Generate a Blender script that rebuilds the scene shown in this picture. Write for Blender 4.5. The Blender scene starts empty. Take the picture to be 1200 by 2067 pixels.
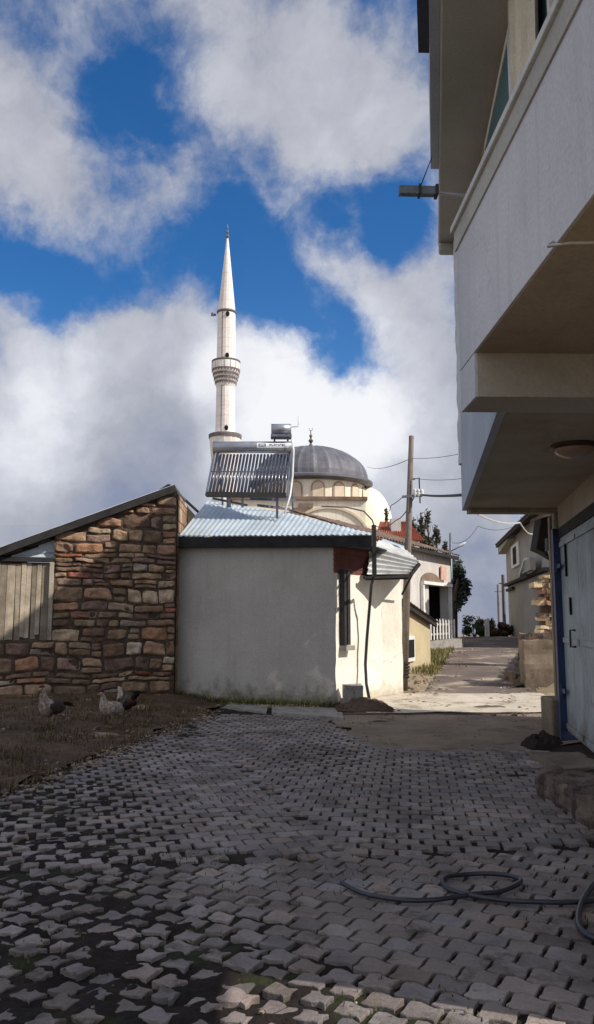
import bpy, math, random
from mathutils import Vector, noise
R = random.Random(7)
scn = bpy.context.scene
COL = scn.collection

# ---------------------------------------------------------------- camera maths (pixel + distance -> place in the street)
F = 1650.; TP = math.radians(7.47); PSI = math.radians(1.72); EYE = 1.5
def ray(px, py):
    xc = (px-600)/F; yc = (1033.5-py)/F
    y = math.cos(TP)-yc*math.sin(TP); z = math.sin(TP)+yc*math.cos(TP)
    c, s = math.cos(PSI), math.sin(PSI)
    return Vector((xc*c+y*s, -xc*s+y*c, z))
def at(px, py, Y):
    d = ray(px, py); t = Y/d.y
    return Vector((d.x*t, Y, EYE+d.z*t))
def atz(px, py, z=0.0):
    d = ray(px, py); t = (z-EYE)/d.z
    return Vector((d.x*t, d.y*t, z))

def sstep(a, b, x):
    t = min(1, max(0, (x-a)/(b-a))); return t*t*(3-2*t)
def fbm(x, y, z=0, o=4):
    return noise.fractal(Vector((x, y, z)), 1.0, 2.0, o)

# ---------------------------------------------------------------- mesh builder
class MB:
    def __init__(s): s.v = []; s.f = []; s.t = []; s.tone = (1, 1, 1)
    def add(s, vs, fs, tone=None):
        b = len(s.v); s.v += [Vector(p) for p in vs]; s.f += [tuple(i+b for i in f) for f in fs]
        s.t += [tone or s.tone]*len(vs); return s
    def box(s, a, b, tone=None):
        x0, y0, z0 = [min(a[i], b[i]) for i in range(3)]; x1, y1, z1 = [max(a[i], b[i]) for i in range(3)]
        return s.hexa([(x0,y0,z0),(x1,y0,z0),(x1,y1,z0),(x0,y1,z0)], [(x0,y0,z1),(x1,y0,z1),(x1,y1,z1),(x0,y1,z1)], tone)
    def hexa(s, bot, top, tone=None):
        return s.add(list(bot)+list(top), [(3,2,1,0),(4,5,6,7),(0,1,5,4),(1,2,6,5),(2,3,7,6),(3,0,4,7)], tone)
    def prism(s, poly, z0, z1, tone=None):                      # poly: counter-clockwise xy outline
        n = len(poly)
        ft = z1 if callable(z1) else (lambda x, y: z1); fb = z0 if callable(z0) else (lambda x, y: z0)
        vs = [(x, y, fb(x, y)) for x, y in poly]+[(x, y, ft(x, y)) for x, y in poly]
        return s.add(vs, [tuple(range(n-1, -1, -1)), tuple(range(n, 2*n))]+[(i, (i+1) % n, n+(i+1) % n, n+i) for i in range(n)], tone)
    def extr(s, pts, d, tone=None):                             # planar polygon pushed along d
        n = len(pts); pts = [Vector(p) for p in pts]; d = Vector(d)
        return s.add(pts+[p+d for p in pts], [tuple(range(n-1, -1, -1)), tuple(range(n, 2*n))]+[(i, (i+1) % n, n+(i+1) % n, n+i) for i in range(n)], tone)
    def beam(s, a, b, w, h, up=(0, 0, 1), tone=None):           # rectangular bar from a to b
        a, b = Vector(a), Vector(b); d = (b-a).normalized(); sd = d.cross(Vector(up))
        if sd.length < 1e-4: sd = d.cross(Vector((0, 1, 0)))
        sd.normalize(); u = sd.cross(d).normalized(); sd *= w/2; u *= h/2
        return s.hexa([a-sd-u, a+sd-u, b+sd-u, b-sd-u], [a-sd+u, a+sd+u, b+sd+u, b-sd+u], tone)
    def tube(s, pts, r, n=8, tone=None, cap=True):
        pts = [Vector(p) for p in pts]; rs = r if isinstance(r, (list, tuple)) else [r]*len(pts)
        vs = []; fs = []; prev = None
        for i, p in enumerate(pts):
            d = (pts[min(i+1, len(pts)-1)]-pts[max(i-1, 0)])
            d = d.normalized() if d.length > 1e-9 else Vector((0, 0, 1))
            ref = prev if prev is not None else (Vector((0, 0, 1)) if abs(d.z) < .9 else Vector((1, 0, 0)))
            a = (ref-d*ref.dot(d))
            a = a.normalized() if a.length > 1e-6 else d.orthogonal().normalized()
            prev = a; b = d.cross(a)
            for k in range(n):
                t = 2*math.pi*k/n; vs.append(p+(a*math.cos(t)+b*math.sin(t))*rs[i])
        for i in range(len(pts)-1):
            for k in range(n):
                k2 = (k+1) % n; fs.append((i*n+k, i*n+k2, (i+1)*n+k2, (i+1)*n+k))
        if cap: fs.append(tuple(range(n-1, -1, -1))); fs.append(tuple((len(pts)-1)*n+k for k in range(n)))
        return s.add(vs, fs, tone)
    def lathe(s, c, prof, n=24, tone=None, a0=0, a1=2*math.pi):  # prof: (radius, z) upward
        full = abs(a1-a0-2*math.pi) < 1e-6; m = n if full else n+1
        vs = []; fs = []
        for r, z in prof:
            for k in range(m):
                t = a0+(a1-a0)*k/n; vs.append((c[0]+r*math.cos(t), c[1]+r*math.sin(t), z))
        for i in range(len(prof)-1):
            for k in range(n):
                k2 = (k+1) % m; fs.append((i*m+k, i*m+k2, (i+1)*m+k2, (i+1)*m+k))
        return s.add(vs, fs, tone)
    def loft(s, rings, n=10, tone=None):                        # rings: centre, side vector, up vector
        vs = []; fs = []
        for c, a, b in rings:
            for k in range(n):
                t = 2*math.pi*k/n; vs.append(Vector(c)+Vector(a)*math.cos(t)+Vector(b)*math.sin(t))
        for i in range(len(rings)-1):
            for k in range(n):
                k2 = (k+1) % n; fs.append((i*n+k, i*n+k2, (i+1)*n+k2, (i+1)*n+k))
        fs.append(tuple(range(n-1, -1, -1))); fs.append(tuple((len(rings)-1)*n+k for k in range(n)))
        return s.add(vs, fs, tone)
    def grid(s, fn, nu, nv, tone=None):
        vs = [fn(i/nu, j/nv) for j in range(nv+1) for i in range(nu+1)]
        fs = [(j*(nu+1)+i, j*(nu+1)+i+1, (j+1)*(nu+1)+i+1, (j+1)*(nu+1)+i) for j in range(nv) for i in range(nu)]
        return s.add(vs, fs, tone)
    def ball(s, c, r, n=10, m=6, tone=None):
        r = r if isinstance(r, (tuple, list)) else (r, r, r); vs = []; fs = []
        for j in range(m+1):
            p = math.pi*j/m-math.pi/2
            for k in range(n):
                t = 2*math.pi*k/n
                vs.append((c[0]+r[0]*math.cos(p)*math.cos(t), c[1]+r[1]*math.cos(p)*math.sin(t), c[2]+r[2]*math.sin(p)))
        for j in range(m):
            for k in range(n):
                k2 = (k+1) % n; fs.append((j*n+k, j*n+k2, (j+1)*n+k2, (j+1)*n+k))
        return s.add(vs, fs, tone)
    def build(s, name, mat, parent=None, smooth=False, bevel=0, origin=None):
        root = parent
        while root is not None and root.parent is not None: root = root.parent
        o = Vector(root.location) if root is not None else Vector(origin or (0, 0, 0))
        if root is not None and root.name == 'stone_shed': s.v = [Vector((p.x, p.y+shed_y(p.x), p.z)) for p in s.v]
        me = bpy.data.meshes.new(name)
        me.from_pydata([tuple(p-o) for p in s.v], [], s.f)
        ca = me.color_attributes.new('Col', 'FLOAT_COLOR', 'POINT')
        flat = []
        for t in s.t: flat += [t[0], t[1], t[2], 1.0]
        ca.data.foreach_set('color', flat)
        me.materials.append(mat)
        if smooth: me.polygons.foreach_set('use_smooth', [True]*len(me.polygons))
        me.validate(); me.update()
        ob = bpy.data.objects.new(name, me); COL.objects.link(ob)
        if parent is not None: ob.parent = parent
        elif origin: ob.location = origin
        if bevel:
            m = ob.modifiers.new('edge', 'BEVEL'); m.width = bevel; m.segments = 2; m.limit_method = 'ANGLE'
        return ob

def thing(name, label, cat, loc=(0, 0, 0), group=None):
    o = bpy.data.objects.new(name, None); COL.objects.link(o); o.location = loc; o.empty_display_size = .2
    o['label'] = label; o['category'] = cat
    if group: o['group'] = group
    return o
def tag(o, label, cat, group=None, kind=None):
    o['label'] = label; o['category'] = cat
    if group: o['group'] = group
    if kind: o['kind'] = kind
    return o
def struct(o): o['kind'] = 'structure'; return o

# ---------------------------------------------------------------- materials
def new_mat(name):
    m = bpy.data.materials.new(name); m.use_nodes = True; nt = m.node_tree
    for n in list(nt.nodes): nt.nodes.remove(n)
    return m, nt
def nd(nt, typ, ins=None, **kw):
    n = nt.nodes.new(typ)
    for k, v in kw.items(): setattr(n, k, v)
    for k, v in (ins or {}).items():
        if hasattr(v, 'is_linked') or v.__class__.__name__.startswith('NodeSocket'): nt.links.new(v, n.inputs[k])
        else: n.inputs[k].default_value = v
    return n
def c4(c): return (c[0], c[1], c[2], 1)
def mixc(nt, f, a, b, mode='MIX'):
    n = nt.nodes.new('ShaderNodeMix'); n.data_type = 'RGBA'; n.blend_type = mode
    for i, v in ((0, f), (6, a), (7, b)):
        if isinstance(v, (int, float)): n.inputs[i].default_value = v
        elif isinstance(v, tuple): n.inputs[i].default_value = c4(v)
        else: nt.links.new(v, n.inputs[i])
    return n.outputs[2]
def rng(nt, v, a, b, c=0., d=1.):
    return nd(nt, 'ShaderNodeMapRange', {0: v, 1: a, 2: b, 3: c, 4: d}).outputs[0]
def mk(name, c1, c2=None, scale=2.5, rough=.88, bump=.25, bscale=45, metal=0, attr=False, stain=None, streak=None, spec=.25, spots=None, coat=0, contrast=(.38, .66), dist=.012, crack=None, course=None, blotch=None):
    m, nt = new_mat(name); c2 = c2 or tuple(x*.72 for x in c1)
    pos = nd(nt, 'ShaderNodeNewGeometry').outputs['Position']
    n1 = nd(nt, 'ShaderNodeTexNoise', {'Vector': pos, 'Scale': scale, 'Detail': 8, 'Roughness': .62})
    col = mixc(nt, rng(nt, n1.outputs[0], *contrast), c1, c2)
    nf = nd(nt, 'ShaderNodeTexNoise', {'Vector': pos, 'Scale': bscale, 'Detail': 6, 'Roughness': .65})
    col = mixc(nt, .35, col, mixc(nt, rng(nt, nf.outputs[0], .3, .7), (.55, .55, .55), (1.35, 1.35, 1.35)), 'MULTIPLY')
    if attr:
        a = nd(nt, 'ShaderNodeAttribute', attribute_name='Col')
        col = mixc(nt, 1., col, a.outputs['Color'], 'MULTIPLY')
    if spots:
        ns = nd(nt, 'ShaderNodeTexNoise', {'Vector': pos, 'Scale': spots[1], 'Detail': 5, 'Roughness': .7})
        col = mixc(nt, rng(nt, ns.outputs[0], spots[2], spots[2]+.09, 0, spots[3]), col, spots[0])
    if blotch:                                                    # large soft patches of damp and wear: colour, scale, threshold, strength
        nb = nd(nt, 'ShaderNodeTexNoise', {'Vector': pos, 'Scale': blotch[1], 'Detail': 9, 'Roughness': .72, 'Distortion': .6})
        col = mixc(nt, rng(nt, nb.outputs[0], blotch[2], blotch[2]+.16, 0, blotch[3]), col, blotch[0])
    if crack:                                                     # thin wandering cracks: colour, scale, width, strength
        wn_ = nd(nt, 'ShaderNodeTexNoise', {'Vector': pos, 'Scale': 2.6, 'Detail': 6, 'Roughness': .65})
        wp = nd(nt, 'ShaderNodeVectorMath', {0: wn_.outputs['Color'], 'Scale': .55}, operation='SCALE')
        wq = nd(nt, 'ShaderNodeVectorMath', {0: pos, 1: wp.outputs[0]}, operation='ADD')
        vo = nd(nt, 'ShaderNodeTexVoronoi', {'Vector': wq.outputs[0], 'Scale': crack[1]}, feature='DISTANCE_TO_EDGE')
        nm = nd(nt, 'ShaderNodeTexNoise', {'Vector': pos, 'Scale': .9, 'Detail': 3})
        k_ = nd(nt, 'ShaderNodeMath', {0: rng(nt, vo.outputs['Distance'], 0, crack[2], crack[3], 0), 1: rng(nt, nm.outputs[0], .45, .6)}, operation='MULTIPLY')
        col = mixc(nt, k_.outputs[0], col, crack[0])
    if course:                                                    # horizontal block joints: height, strength
        zc = nd(nt, 'ShaderNodeSeparateXYZ', {0: pos}).outputs[2]
        fm = nd(nt, 'ShaderNodeMath', {0: zc, 1: course[0]}, operation='DIVIDE'); fm = nd(nt, 'ShaderNodeMath', {0: fm.outputs[0]}, operation='FRACT')
        col = mixc(nt, rng(nt, fm.outputs[0], .03, .07, course[1], 0), col, (.25, .2, .18))
    if streak:
        mp = nd(nt, 'ShaderNodeMapping', {'Vector': pos, 'Scale': (5, 5, .35)})
        ns = nd(nt, 'ShaderNodeTexNoise', {'Vector': mp.outputs[0], 'Scale': 1.6, 'Detail': 6, 'Roughness': .6})
        col = mixc(nt, rng(nt, ns.outputs[0], .5, .75, 0, streak[1]), col, streak[0])
    if stain:
        z = nd(nt, 'ShaderNodeSeparateXYZ', {0: pos}).outputs[2]
        g = rng(nt, z, stain[1], stain[2], 1, 0)
        ns = nd(nt, 'ShaderNodeTexNoise', {'Vector': pos, 'Scale': 3.2, 'Detail': 7, 'Roughness': .68})
        s_ = nd(nt, 'ShaderNodeMath', {0: g, 1: rng(nt, ns.outputs[0], .3, .7, -.45, .45)}, operation='ADD')
        col = mixc(nt, rng(nt, s_.outputs[0], .35, .95, 0, stain[3]), col, stain[0])
    b = nd(nt, 'ShaderNodeBump', {'Strength': bump, 'Distance': dist, 'Height': nf.outputs[0]})
    p = nd(nt, 'ShaderNodeBsdfPrincipled', {'Base Color': col, 'Roughness': rough, 'Metallic': metal, 'Normal': b.outputs[0], 'Specular IOR Level': spec, 'Coat Weight': coat})
    o = nd(nt, 'ShaderNodeOutputMaterial', {0: p.outputs[0]})
    return m

M = {}
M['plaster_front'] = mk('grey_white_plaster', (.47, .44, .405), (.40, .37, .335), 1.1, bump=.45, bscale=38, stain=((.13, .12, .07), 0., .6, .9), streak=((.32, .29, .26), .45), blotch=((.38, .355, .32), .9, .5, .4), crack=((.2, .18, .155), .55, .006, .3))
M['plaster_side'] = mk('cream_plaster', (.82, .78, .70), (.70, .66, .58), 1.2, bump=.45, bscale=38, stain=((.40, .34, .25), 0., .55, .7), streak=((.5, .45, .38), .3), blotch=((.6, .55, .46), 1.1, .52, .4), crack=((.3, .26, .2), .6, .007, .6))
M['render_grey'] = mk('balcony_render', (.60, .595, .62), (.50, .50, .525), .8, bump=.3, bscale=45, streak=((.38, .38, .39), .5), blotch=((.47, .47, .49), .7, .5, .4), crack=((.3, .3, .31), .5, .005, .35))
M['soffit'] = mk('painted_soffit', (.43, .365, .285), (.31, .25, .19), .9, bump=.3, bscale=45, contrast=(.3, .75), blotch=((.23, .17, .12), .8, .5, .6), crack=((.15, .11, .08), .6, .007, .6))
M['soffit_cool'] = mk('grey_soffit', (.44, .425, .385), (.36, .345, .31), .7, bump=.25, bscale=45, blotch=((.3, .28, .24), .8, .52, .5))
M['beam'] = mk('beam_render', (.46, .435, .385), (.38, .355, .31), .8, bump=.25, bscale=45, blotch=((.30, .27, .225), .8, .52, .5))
M['fascia_blue'] = mk('bluish_fascia', (.42, .46, .52), (.34, .37, .43), 1, bump=.15)
M['coping'] = mk('pale_coping', (.58, .58, .57), (.46, .46, .45), 3, bump=.2)
M['concrete'] = mk('raw_concrete', (.27, .215, .165), (.18, .14, .105), 2, bump=.5, bscale=40, stain=((.10, .085, .06), 0, .7, .7))
M['slab_concrete'] = mk('edging_concrete', (.33, .31, .29), (.22, .20, .18), 3, bump=.5, bscale=35, spots=((.08, .08, .04), 7, .56, .7))
M['stone'] = mk('sandstone_rubble', (1.5, 1.46, 1.38), (.95, .90, .82), 7, bump=1., bscale=24, attr=True, dist=.03, spots=((.11, .085, .065), 9, .58, .6))
M['mortar'] = mk('earth_mortar', (.12, .085, .062), (.05, .036, .027), 9, bump=1, bscale=26, dist=.03)
M['old_wood'] = mk('weathered_boards', (.42, .37, .30), (.25, .21, .17), 4, bump=.5, bscale=30, attr=True, streak=((.14, .11, .08), .75))
M['pole_wood'] = mk('pole_wood', (.22, .185, .16), (.13, .105, .09), 3, bump=.6, bscale=30, streak=((.07, .055, .05), .7))
M['dark_wood'] = mk('dark_eave_timber', (.036, .033, .034), (.02, .019, .02), 5, bump=.4)
M['zinc'] = mk('galvanised_sheet', (.50, .57, .62), (.41, .48, .53), 1.4, rough=.5, bump=.05, metal=.25, spec=.5, spots=((.3, .2, .14), 3.2, .66, .45), attr=True)
M['old_zinc'] = mk('weathered_sheet', (.55, .56, .57), (.36, .36, .36), 2.2, rough=.6, bump=.1, metal=.2, spots=((.2, .12, .08), 4, .58, .6), attr=True)
M['red_board'] = mk('red_brown_boards', (.16, .055, .04), (.09, .035, .03), 4, bump=.4, attr=True)
M['black_metal'] = mk('black_paint', (.025, .025, .028), (.04, .038, .036), 6, rough=.55, bump=.1)
M['black_rubber'] = mk('black_rubber', (.018, .018, .024), (.03, .03, .045), 9, rough=.42, bump=.1, spec=.5)
M['cable'] = mk('cable_sheath', (.03, .03, .032), None, 6, rough=.6)
M['white_cable'] = mk('white_sheath', (.55, .53, .5), None, 6, rough=.6)
M['steel'] = mk('brushed_steel', (.40, .41, .45), (.30, .31, .35), 3, rough=.34, metal=.7, bump=.05, spec=.5)
M['frame_steel'] = mk('frame_steel', (.2, .21, .26), (.13, .14, .18), 5, rough=.5, metal=.5, bump=.1)
M['tube_glass'] = mk('evacuated_tube', (.05, .053, .08), (.03, .033, .052), 6, rough=.22, metal=.2, bump=0, spec=.6, coat=.3)
M['white_paint'] = mk('white_paint', (.75, .74, .71), (.62, .6, .57), 4, bump=.15, rough=.6)
M['white_plastic'] = mk('white_plastic', (.78, .78, .78), None, 3, bump=0, rough=.5)
M['minaret'] = mk('minaret_stone', (.86, .80, .76), (.74, .67, .63), .7, bump=.15, bscale=12, streak=((.52, .46, .43), .45), course=(.75, .35), blotch=((.6, .54, .5), .35, .52, .5))
M['minaret_dark'] = mk('weathered_moulding', (.2, .17, .17), (.12, .1, .1), 2)
M['opening'] = mk('dark_opening', (.014, .011, .010), (.009, .008, .007), 4)
M['mosque'] = mk('mosque_plaster', (.88, .80, .66), (.80, .71, .57), .5, bump=.15, bscale=12, streak=((.5, .42, .33), .5), blotch=((.66, .56, .43), .3, .5, .5))
M['half_dome'] = mk('cream_dome', (.90, .86, .72), (.84, .78, .62), .5, bump=.1, bscale=12, streak=((.6, .53, .4), .3))
M['lead'] = mk('lead_sheet', (.15, .15, .17), (.095, .095, .115), 1.2, rough=.6, metal=.1, bump=.1, bscale=8, attr=True)
M['relief'] = mk('relief_plaster', (.66, .56, .43), (.56, .46, .34), 1.5)
M['reveal'] = mk('window_reveal', (.40, .31, .23), (.3, .23, .17), 1.5)
M['ledge'] = mk('brown_ledge', (.24, .17, .13), (.15, .10, .08), 1.5)
M['house_white'] = mk('village_plaster', (.58, .55, .52), (.46, .43, .41), .9, bump=.25, bscale=20, streak=((.36, .33, .31), .4), stain=((.3, .26, .2), .4, 1.3, .5))
M['house_grey'] = mk('grey_beige_plaster', (.37, .35, .31), (.30, .28, .25), .6, bump=.2, bscale=15, streak=((.22, .21, .19), .45))
M['ochre'] = mk('ochre_plaster', (.52, .43, .27), (.44, .36, .22), 1.4, bump=.3, bscale=25, stain=((.34, .3, .22), .1, .7, .6))
M['tan_gable'] = mk('tan_plaster', (.42, .35, .22), (.33, .27, .16), 1.6, bump=.4, bscale=25, spots=((.06, .045, .03), 2.6, .62, .8))
M['tile'] = mk('clay_tiles', (.44, .15, .09), (.28, .10, .07), 3, bump=.4, bscale=18, attr=True)
M['tile_brown'] = mk('brown_tiles', (.20, .14, .11), (.11, .08, .07), 3, bump=.5, bscale=18, attr=True)
M['pink'] = mk('pink_plaque', (.62, .38, .30), (.5, .31, .25), 4)
M['door_blue'] = mk('pale_blue_door', (.34, .38, .41), (.22, .26, .28), 2.2, rough=.6, bump=.3, bscale=30, streak=((.50, .52, .52), .6), spots=((.10, .065, .045), 3.6, .6, .8), stain=((.11, .075, .055), .05, .7, .75))
M['post_blue'] = mk('blue_paint', (.045, .065, .15), (.025, .035, .08), 3, rough=.55, bump=.15)
M['glass'] = mk('teal_glass', (.07, .17, .19), (.05, .12, .14), 2, rough=.3, bump=0, spec=.6)
M['curtain'] = mk('cream_curtain', (.62, .56, .44), (.5, .45, .35), 3, rough=.9, bump=.2)
M['white_curtain'] = mk('white_net', (.66, .65, .66), None, 3, rough=.9)
M['gutter'] = mk('dark_blue_gutter', (.03, .04, .075), (.02, .026, .05), 3, rough=.5)
M['rust'] = mk('bracket_metal', (.16, .19, .21), (.09, .11, .12), 8, rough=.6, metal=.3)
M['lamp_glass'] = mk('opal_glass', (.34, .25, .19), (.28, .2, .15), 3, rough=.3, bump=0)
M['lamp_ring'] = mk('lamp_ring', (.06, .035, .025), None, 3, rough=.5)
M['sack'] = mk('dark_sacking', (.03, .02, .018), (.018, .012, .012), 8, bump=.8)
M['block'] = mk('rough_block', (.21, .155, .125), (.11, .075, .062), 5, bump=1., bscale=16, dist=.05, spots=((.045, .03, .025), 6, .5, .8))
M['comb'] = mk('red_comb', (.14, .03, .025), None, 8)
M['beak'] = mk('horn_beak', (.35, .24, .1), None, 8)
M['chicken_leg'] = mk('yellow_grey_leg', (.26, .19, .11), None, 8)
M['feather'] = mk('feathers', (.95, .95, .95), (.36, .31, .27), 34, bump=.5, bscale=70, attr=True)
M['bark'] = mk('bark', (.09, .065, .05), None, 5, bump=.8)
M['meter'] = mk('meter_box', (.2, .2, .2), None, 5)
M['cabinet'] = mk('dark_brown_cabinet', (.055, .042, .040), (.035, .028, .027), 5)
M['label'] = mk('label_white', (.78, .78, .80), (.7, .7, .72), 5, bump=0, rough=.5)
M['ink'] = mk('label_print', (.10, .11, .17), None, 5, bump=0)
# leaves
def leaf_mat(name):
    m, nt = new_mat(name)
    a = nd(nt, 'ShaderNodeAttribute', attribute_name='Col').outputs['Color']
    p = nd(nt, 'ShaderNodeBsdfPrincipled', {'Base Color': a, 'Roughness': .75, 'Specular IOR Level': .2})
    t = nd(nt, 'ShaderNodeBsdfTranslucent', {'Color': a})
    x = nd(nt, 'ShaderNodeMixShader', {0: .22, 1: p.outputs[0], 2: t.outputs[0]})
    nd(nt, 'ShaderNodeOutputMaterial', {0: x.outputs[0]}); return m
M['leaf'] = leaf_mat('leaf')
M['grass'] = leaf_mat('dry_grass')
# ground
M['soil'] = mk('dark_joint_soil', (.026, .017, .014), (.011, .008, .007), 3, bump=1, bscale=35, spots=((.030, .036, .012), 1.7, .52, .8), dist=.03)
M['dirt'] = mk('dry_earth', (.30, .24, .165), (.20, .155, .11), 1.1, bump=.8, bscale=18, spots=((.13, .11, .05), .9, .54, .7), dist=.03)
M['verge'] = mk('verge_earth', (.135, .088, .060), (.055, .036, .026), 1.5, bump=1, bscale=16, spots=((.075, .072, .026), 1.3, .54, .6), dist=.06, blotch=((.21, .15, .10), 1.1, .53, .7))
M['bank'] = mk('bank_earth', (.13, .095, .065), (.055, .04, .028), 1.6, bump=1, bscale=16, spots=((.2, .16, .1), 1.6, .55, .7), dist=.05)
M['road'] = mk('worn_sunflecked_asphalt', (.16, .125, .11), (.105, .085, .078), .9, bump=.9, bscale=26, spots=((.38, .32, .25), .7, .53, .85), dist=.03, blotch=((.10, .08, .07), .5, .54, .7), crack=((.05, .04, .035), .8, .03, .8))  # pale spots paint the lane's sun patches, the darker base its shade
M['patch'] = mk('dusty_concrete', (.27, .21, .155), (.17, .13, .098), 1.0, bump=.9, bscale=24, dist=.03, spots=((.09, .065, .05), 1.6, .56, .6), blotch=((.36, .29, .21), .7, .55, .6), crack=((.05, .04, .03), .7, .02, .8))
M['pale_strip'] = mk('pale_concrete_strip', (.56, .50, .42), (.42, .37, .30), 1.5, bump=.8, bscale=22, dist=.03, spots=((.20, .16, .11), 1.9, .55, .7), crack=((.1, .08, .06), .7, .02, .8))
M['paver'] = mk('worn_pavers', (.255, .222, .212), (.168, .142, .134), 2.2, bump=.9, bscale=42, attr=True, spots=((.06, .05, .035), 3.4, .56, .75), rough=.78, spec=.3, blotch=((.055, .042, .032), .85, .5, .72))

# ---------------------------------------------------------------- terrain
def xe(y): return -2.37+(y-7.46)*.219
def xroad_r(y): return 5.25+(y-17)*.325
def xroad_l(y): return 2.95+(y-16)*.262
def gz(x, y):
    z = .024*max(0, min(y, 40)-13)
    if y > 40: z = max(-60, .648-.03*(y-40))
    d = max(0, xe(min(max(y, -2), 15))-x)
    if y < 60: z += .2*sstep(0, 2.2, d)*(1-sstep(20, 40, y))
    if 16.9 < y < 60: z += .95*sstep(.15, .7, x-xroad_r(y))*(1-sstep(27, 34, y))*sstep(16.95, 17.3, y)
    if 16 < y < 40: z += .25*sstep(.1, 2.2, xroad_l(y)-x)*sstep(16.5, 21, y)*(1-sstep(30, 38, y))
    if 4 < y < 13: z += .13*sstep(2.6, 3.7, x-.2*(y-9))*sstep(5.5, 7.5, y)*(1-sstep(9.5, 10.6, y))
    return z
def axis(segs):
    out = []
    for a, b, st in segs:
        n = max(1, round((b-a)/st)); out += [a+(b-a)*i/n for i in range(n)]
    return out+[segs[-1][1]]
def sheet(xs, ys, zf):
    m = MB(); vs = [(x, y, zf(x, y)) for y in ys for x in xs]; w = len(xs)
    m.add(vs, [(j*w+i, j*w+i+1, (j+1)*w+i+1, (j+1)*w+i) for j in range(len(ys)-1) for i in range(w-1)]); return m
xs = axis([(-3000, -300, 900), (-300, -40, 65), (-40, -12, 4), (-12, 16, .28), (16, 40, 3), (40, 300, 65), (300, 3000, 900)])
ys = axis([(-400, -40, 120), (-40, -4, 4), (-4, 30, .3), (30, 60, 1.2), (60, 200, 20), (200, 3200, 250)])
def rough_g(x, y):
    near = 1-sstep(20, 40, abs(x)+abs(y)*.3)
    low = -.06 if (-9 < x < 6 and -6 < y < 14) and x > xe(y)-.3 else 0
    return gz(x, y)+(.035*fbm(x*.9, y*.9)+.012*fbm(x*4, y*4))*near+low-.02
struct(sheet(xs, ys, rough_g).build('ground', M['dirt'], smooth=True))

# verge earth on the left
def band(y0, y1, ny, xl, xr, nx, zf):
    m = MB()
    def fn(u, v):
        y = y0+(y1-y0)*v; x = xl(y)+(xr(y)-xl(y))*u; return (x, y, zf(x, y))
    return m.grid(fn, nx, ny)
struct(band(1, 16, 130, lambda y: -11, lambda y: xe(y)+.10*fbm(y*1.3, 5)+.03*fbm(y*6, 2), 80,
            lambda x, y: gz(x, y)+.045*fbm(x*1.6, y*1.6)+.02*fbm(x*6, y*6)+.012).build('verge', M['verge'], smooth=True))
# road up the hill
struct(band(13.2, 43, 110, lambda y: xroad_l(y)+.18*fbm(y*.8, 3)-1.2*(1-sstep(13.5, 17, y)), lambda y: xroad_r(y)+.2*fbm(y*.9, 9)+.1, 26,
            lambda x, y: gz(min(x, xroad_r(y)), y)+.012+.015*fbm(x*1.2, y*1.2)).build('road', M['road'], smooth=True))
# dusty concrete patch between paving and the pale strip
struct(band(9.5, 14.1, 40, lambda y: .95+.35*fbm(y*1.1, 1)+(.5 if y < 10.3 else 0)*sstep(10.3, 9.6, y), lambda y: 4.6, 40,
            lambda x, y: gz(x, y)-.004+.008*fbm(x*1.5, y*1.5)).build('concrete_patch', M['patch'], smooth=True))
struct(band(13.25, 15.9, 30, lambda y: 1.5+.25*fbm(y*2, 4), lambda y: 5.15+.12*fbm(y*2, 8), 40,
            lambda x, y: gz(x, y)+.024+.012*fbm(x*1.6, y*1.6)).build('pavement_strip', M['pale_strip'], smooth=True))

# ---------------------------------------------------------------- paving: soil bed and interlocking blocks
def in_paving(x, y):
    if y < 1.6 or y > 13.85: return False
    if x < xe(y)+.02+.13*fbm(x*2.3, y*2.3): return False
    lim = 9.75+.25*fbm(x*1.6, 7)+.8*sstep(1.5, .9, x)+3.2*sstep(1.25, .5, x)
    if y > lim: return False
    if x > 3.55+.2*(y-10.45)-.25: return False
    if y > 12.6 and x > -1.4: return y < 13.25-.16*x
    return True
def loose(x, y):
    """0 tidy .. 1 open, eroded joints"""
    v = .95*sstep(.6, -1.2, x-.35*(4.5-y))*sstep(9.5, 4.5, y)+.55*sstep(-.2, -1.6, x)+.30*sstep(5.2, 3.6, y)*sstep(.9, -.2, x)
    v += .55*fbm(x*.75, y*.75, 3)+.3*sstep(11.4, 12.8, y)
    return max(0, min(1, v))
sm = band(1.6, 14.2, 420, lambda y: xe(y)-.15, lambda y: 3.7, 210,
          lambda x, y: gz(x, y)-.020+.010*fbm(x*3.1, y*3.1, 2)+.006*fbm(x*11, y*11)+loose(x, y)*(.008+.026*fbm(x*5.2, y*5.2, 8)+.016*fbm(x*13, y*13, 4)))
struct(sm.build('paving_bed', M['soil'], smooth=True))
pv = MB()
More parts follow.
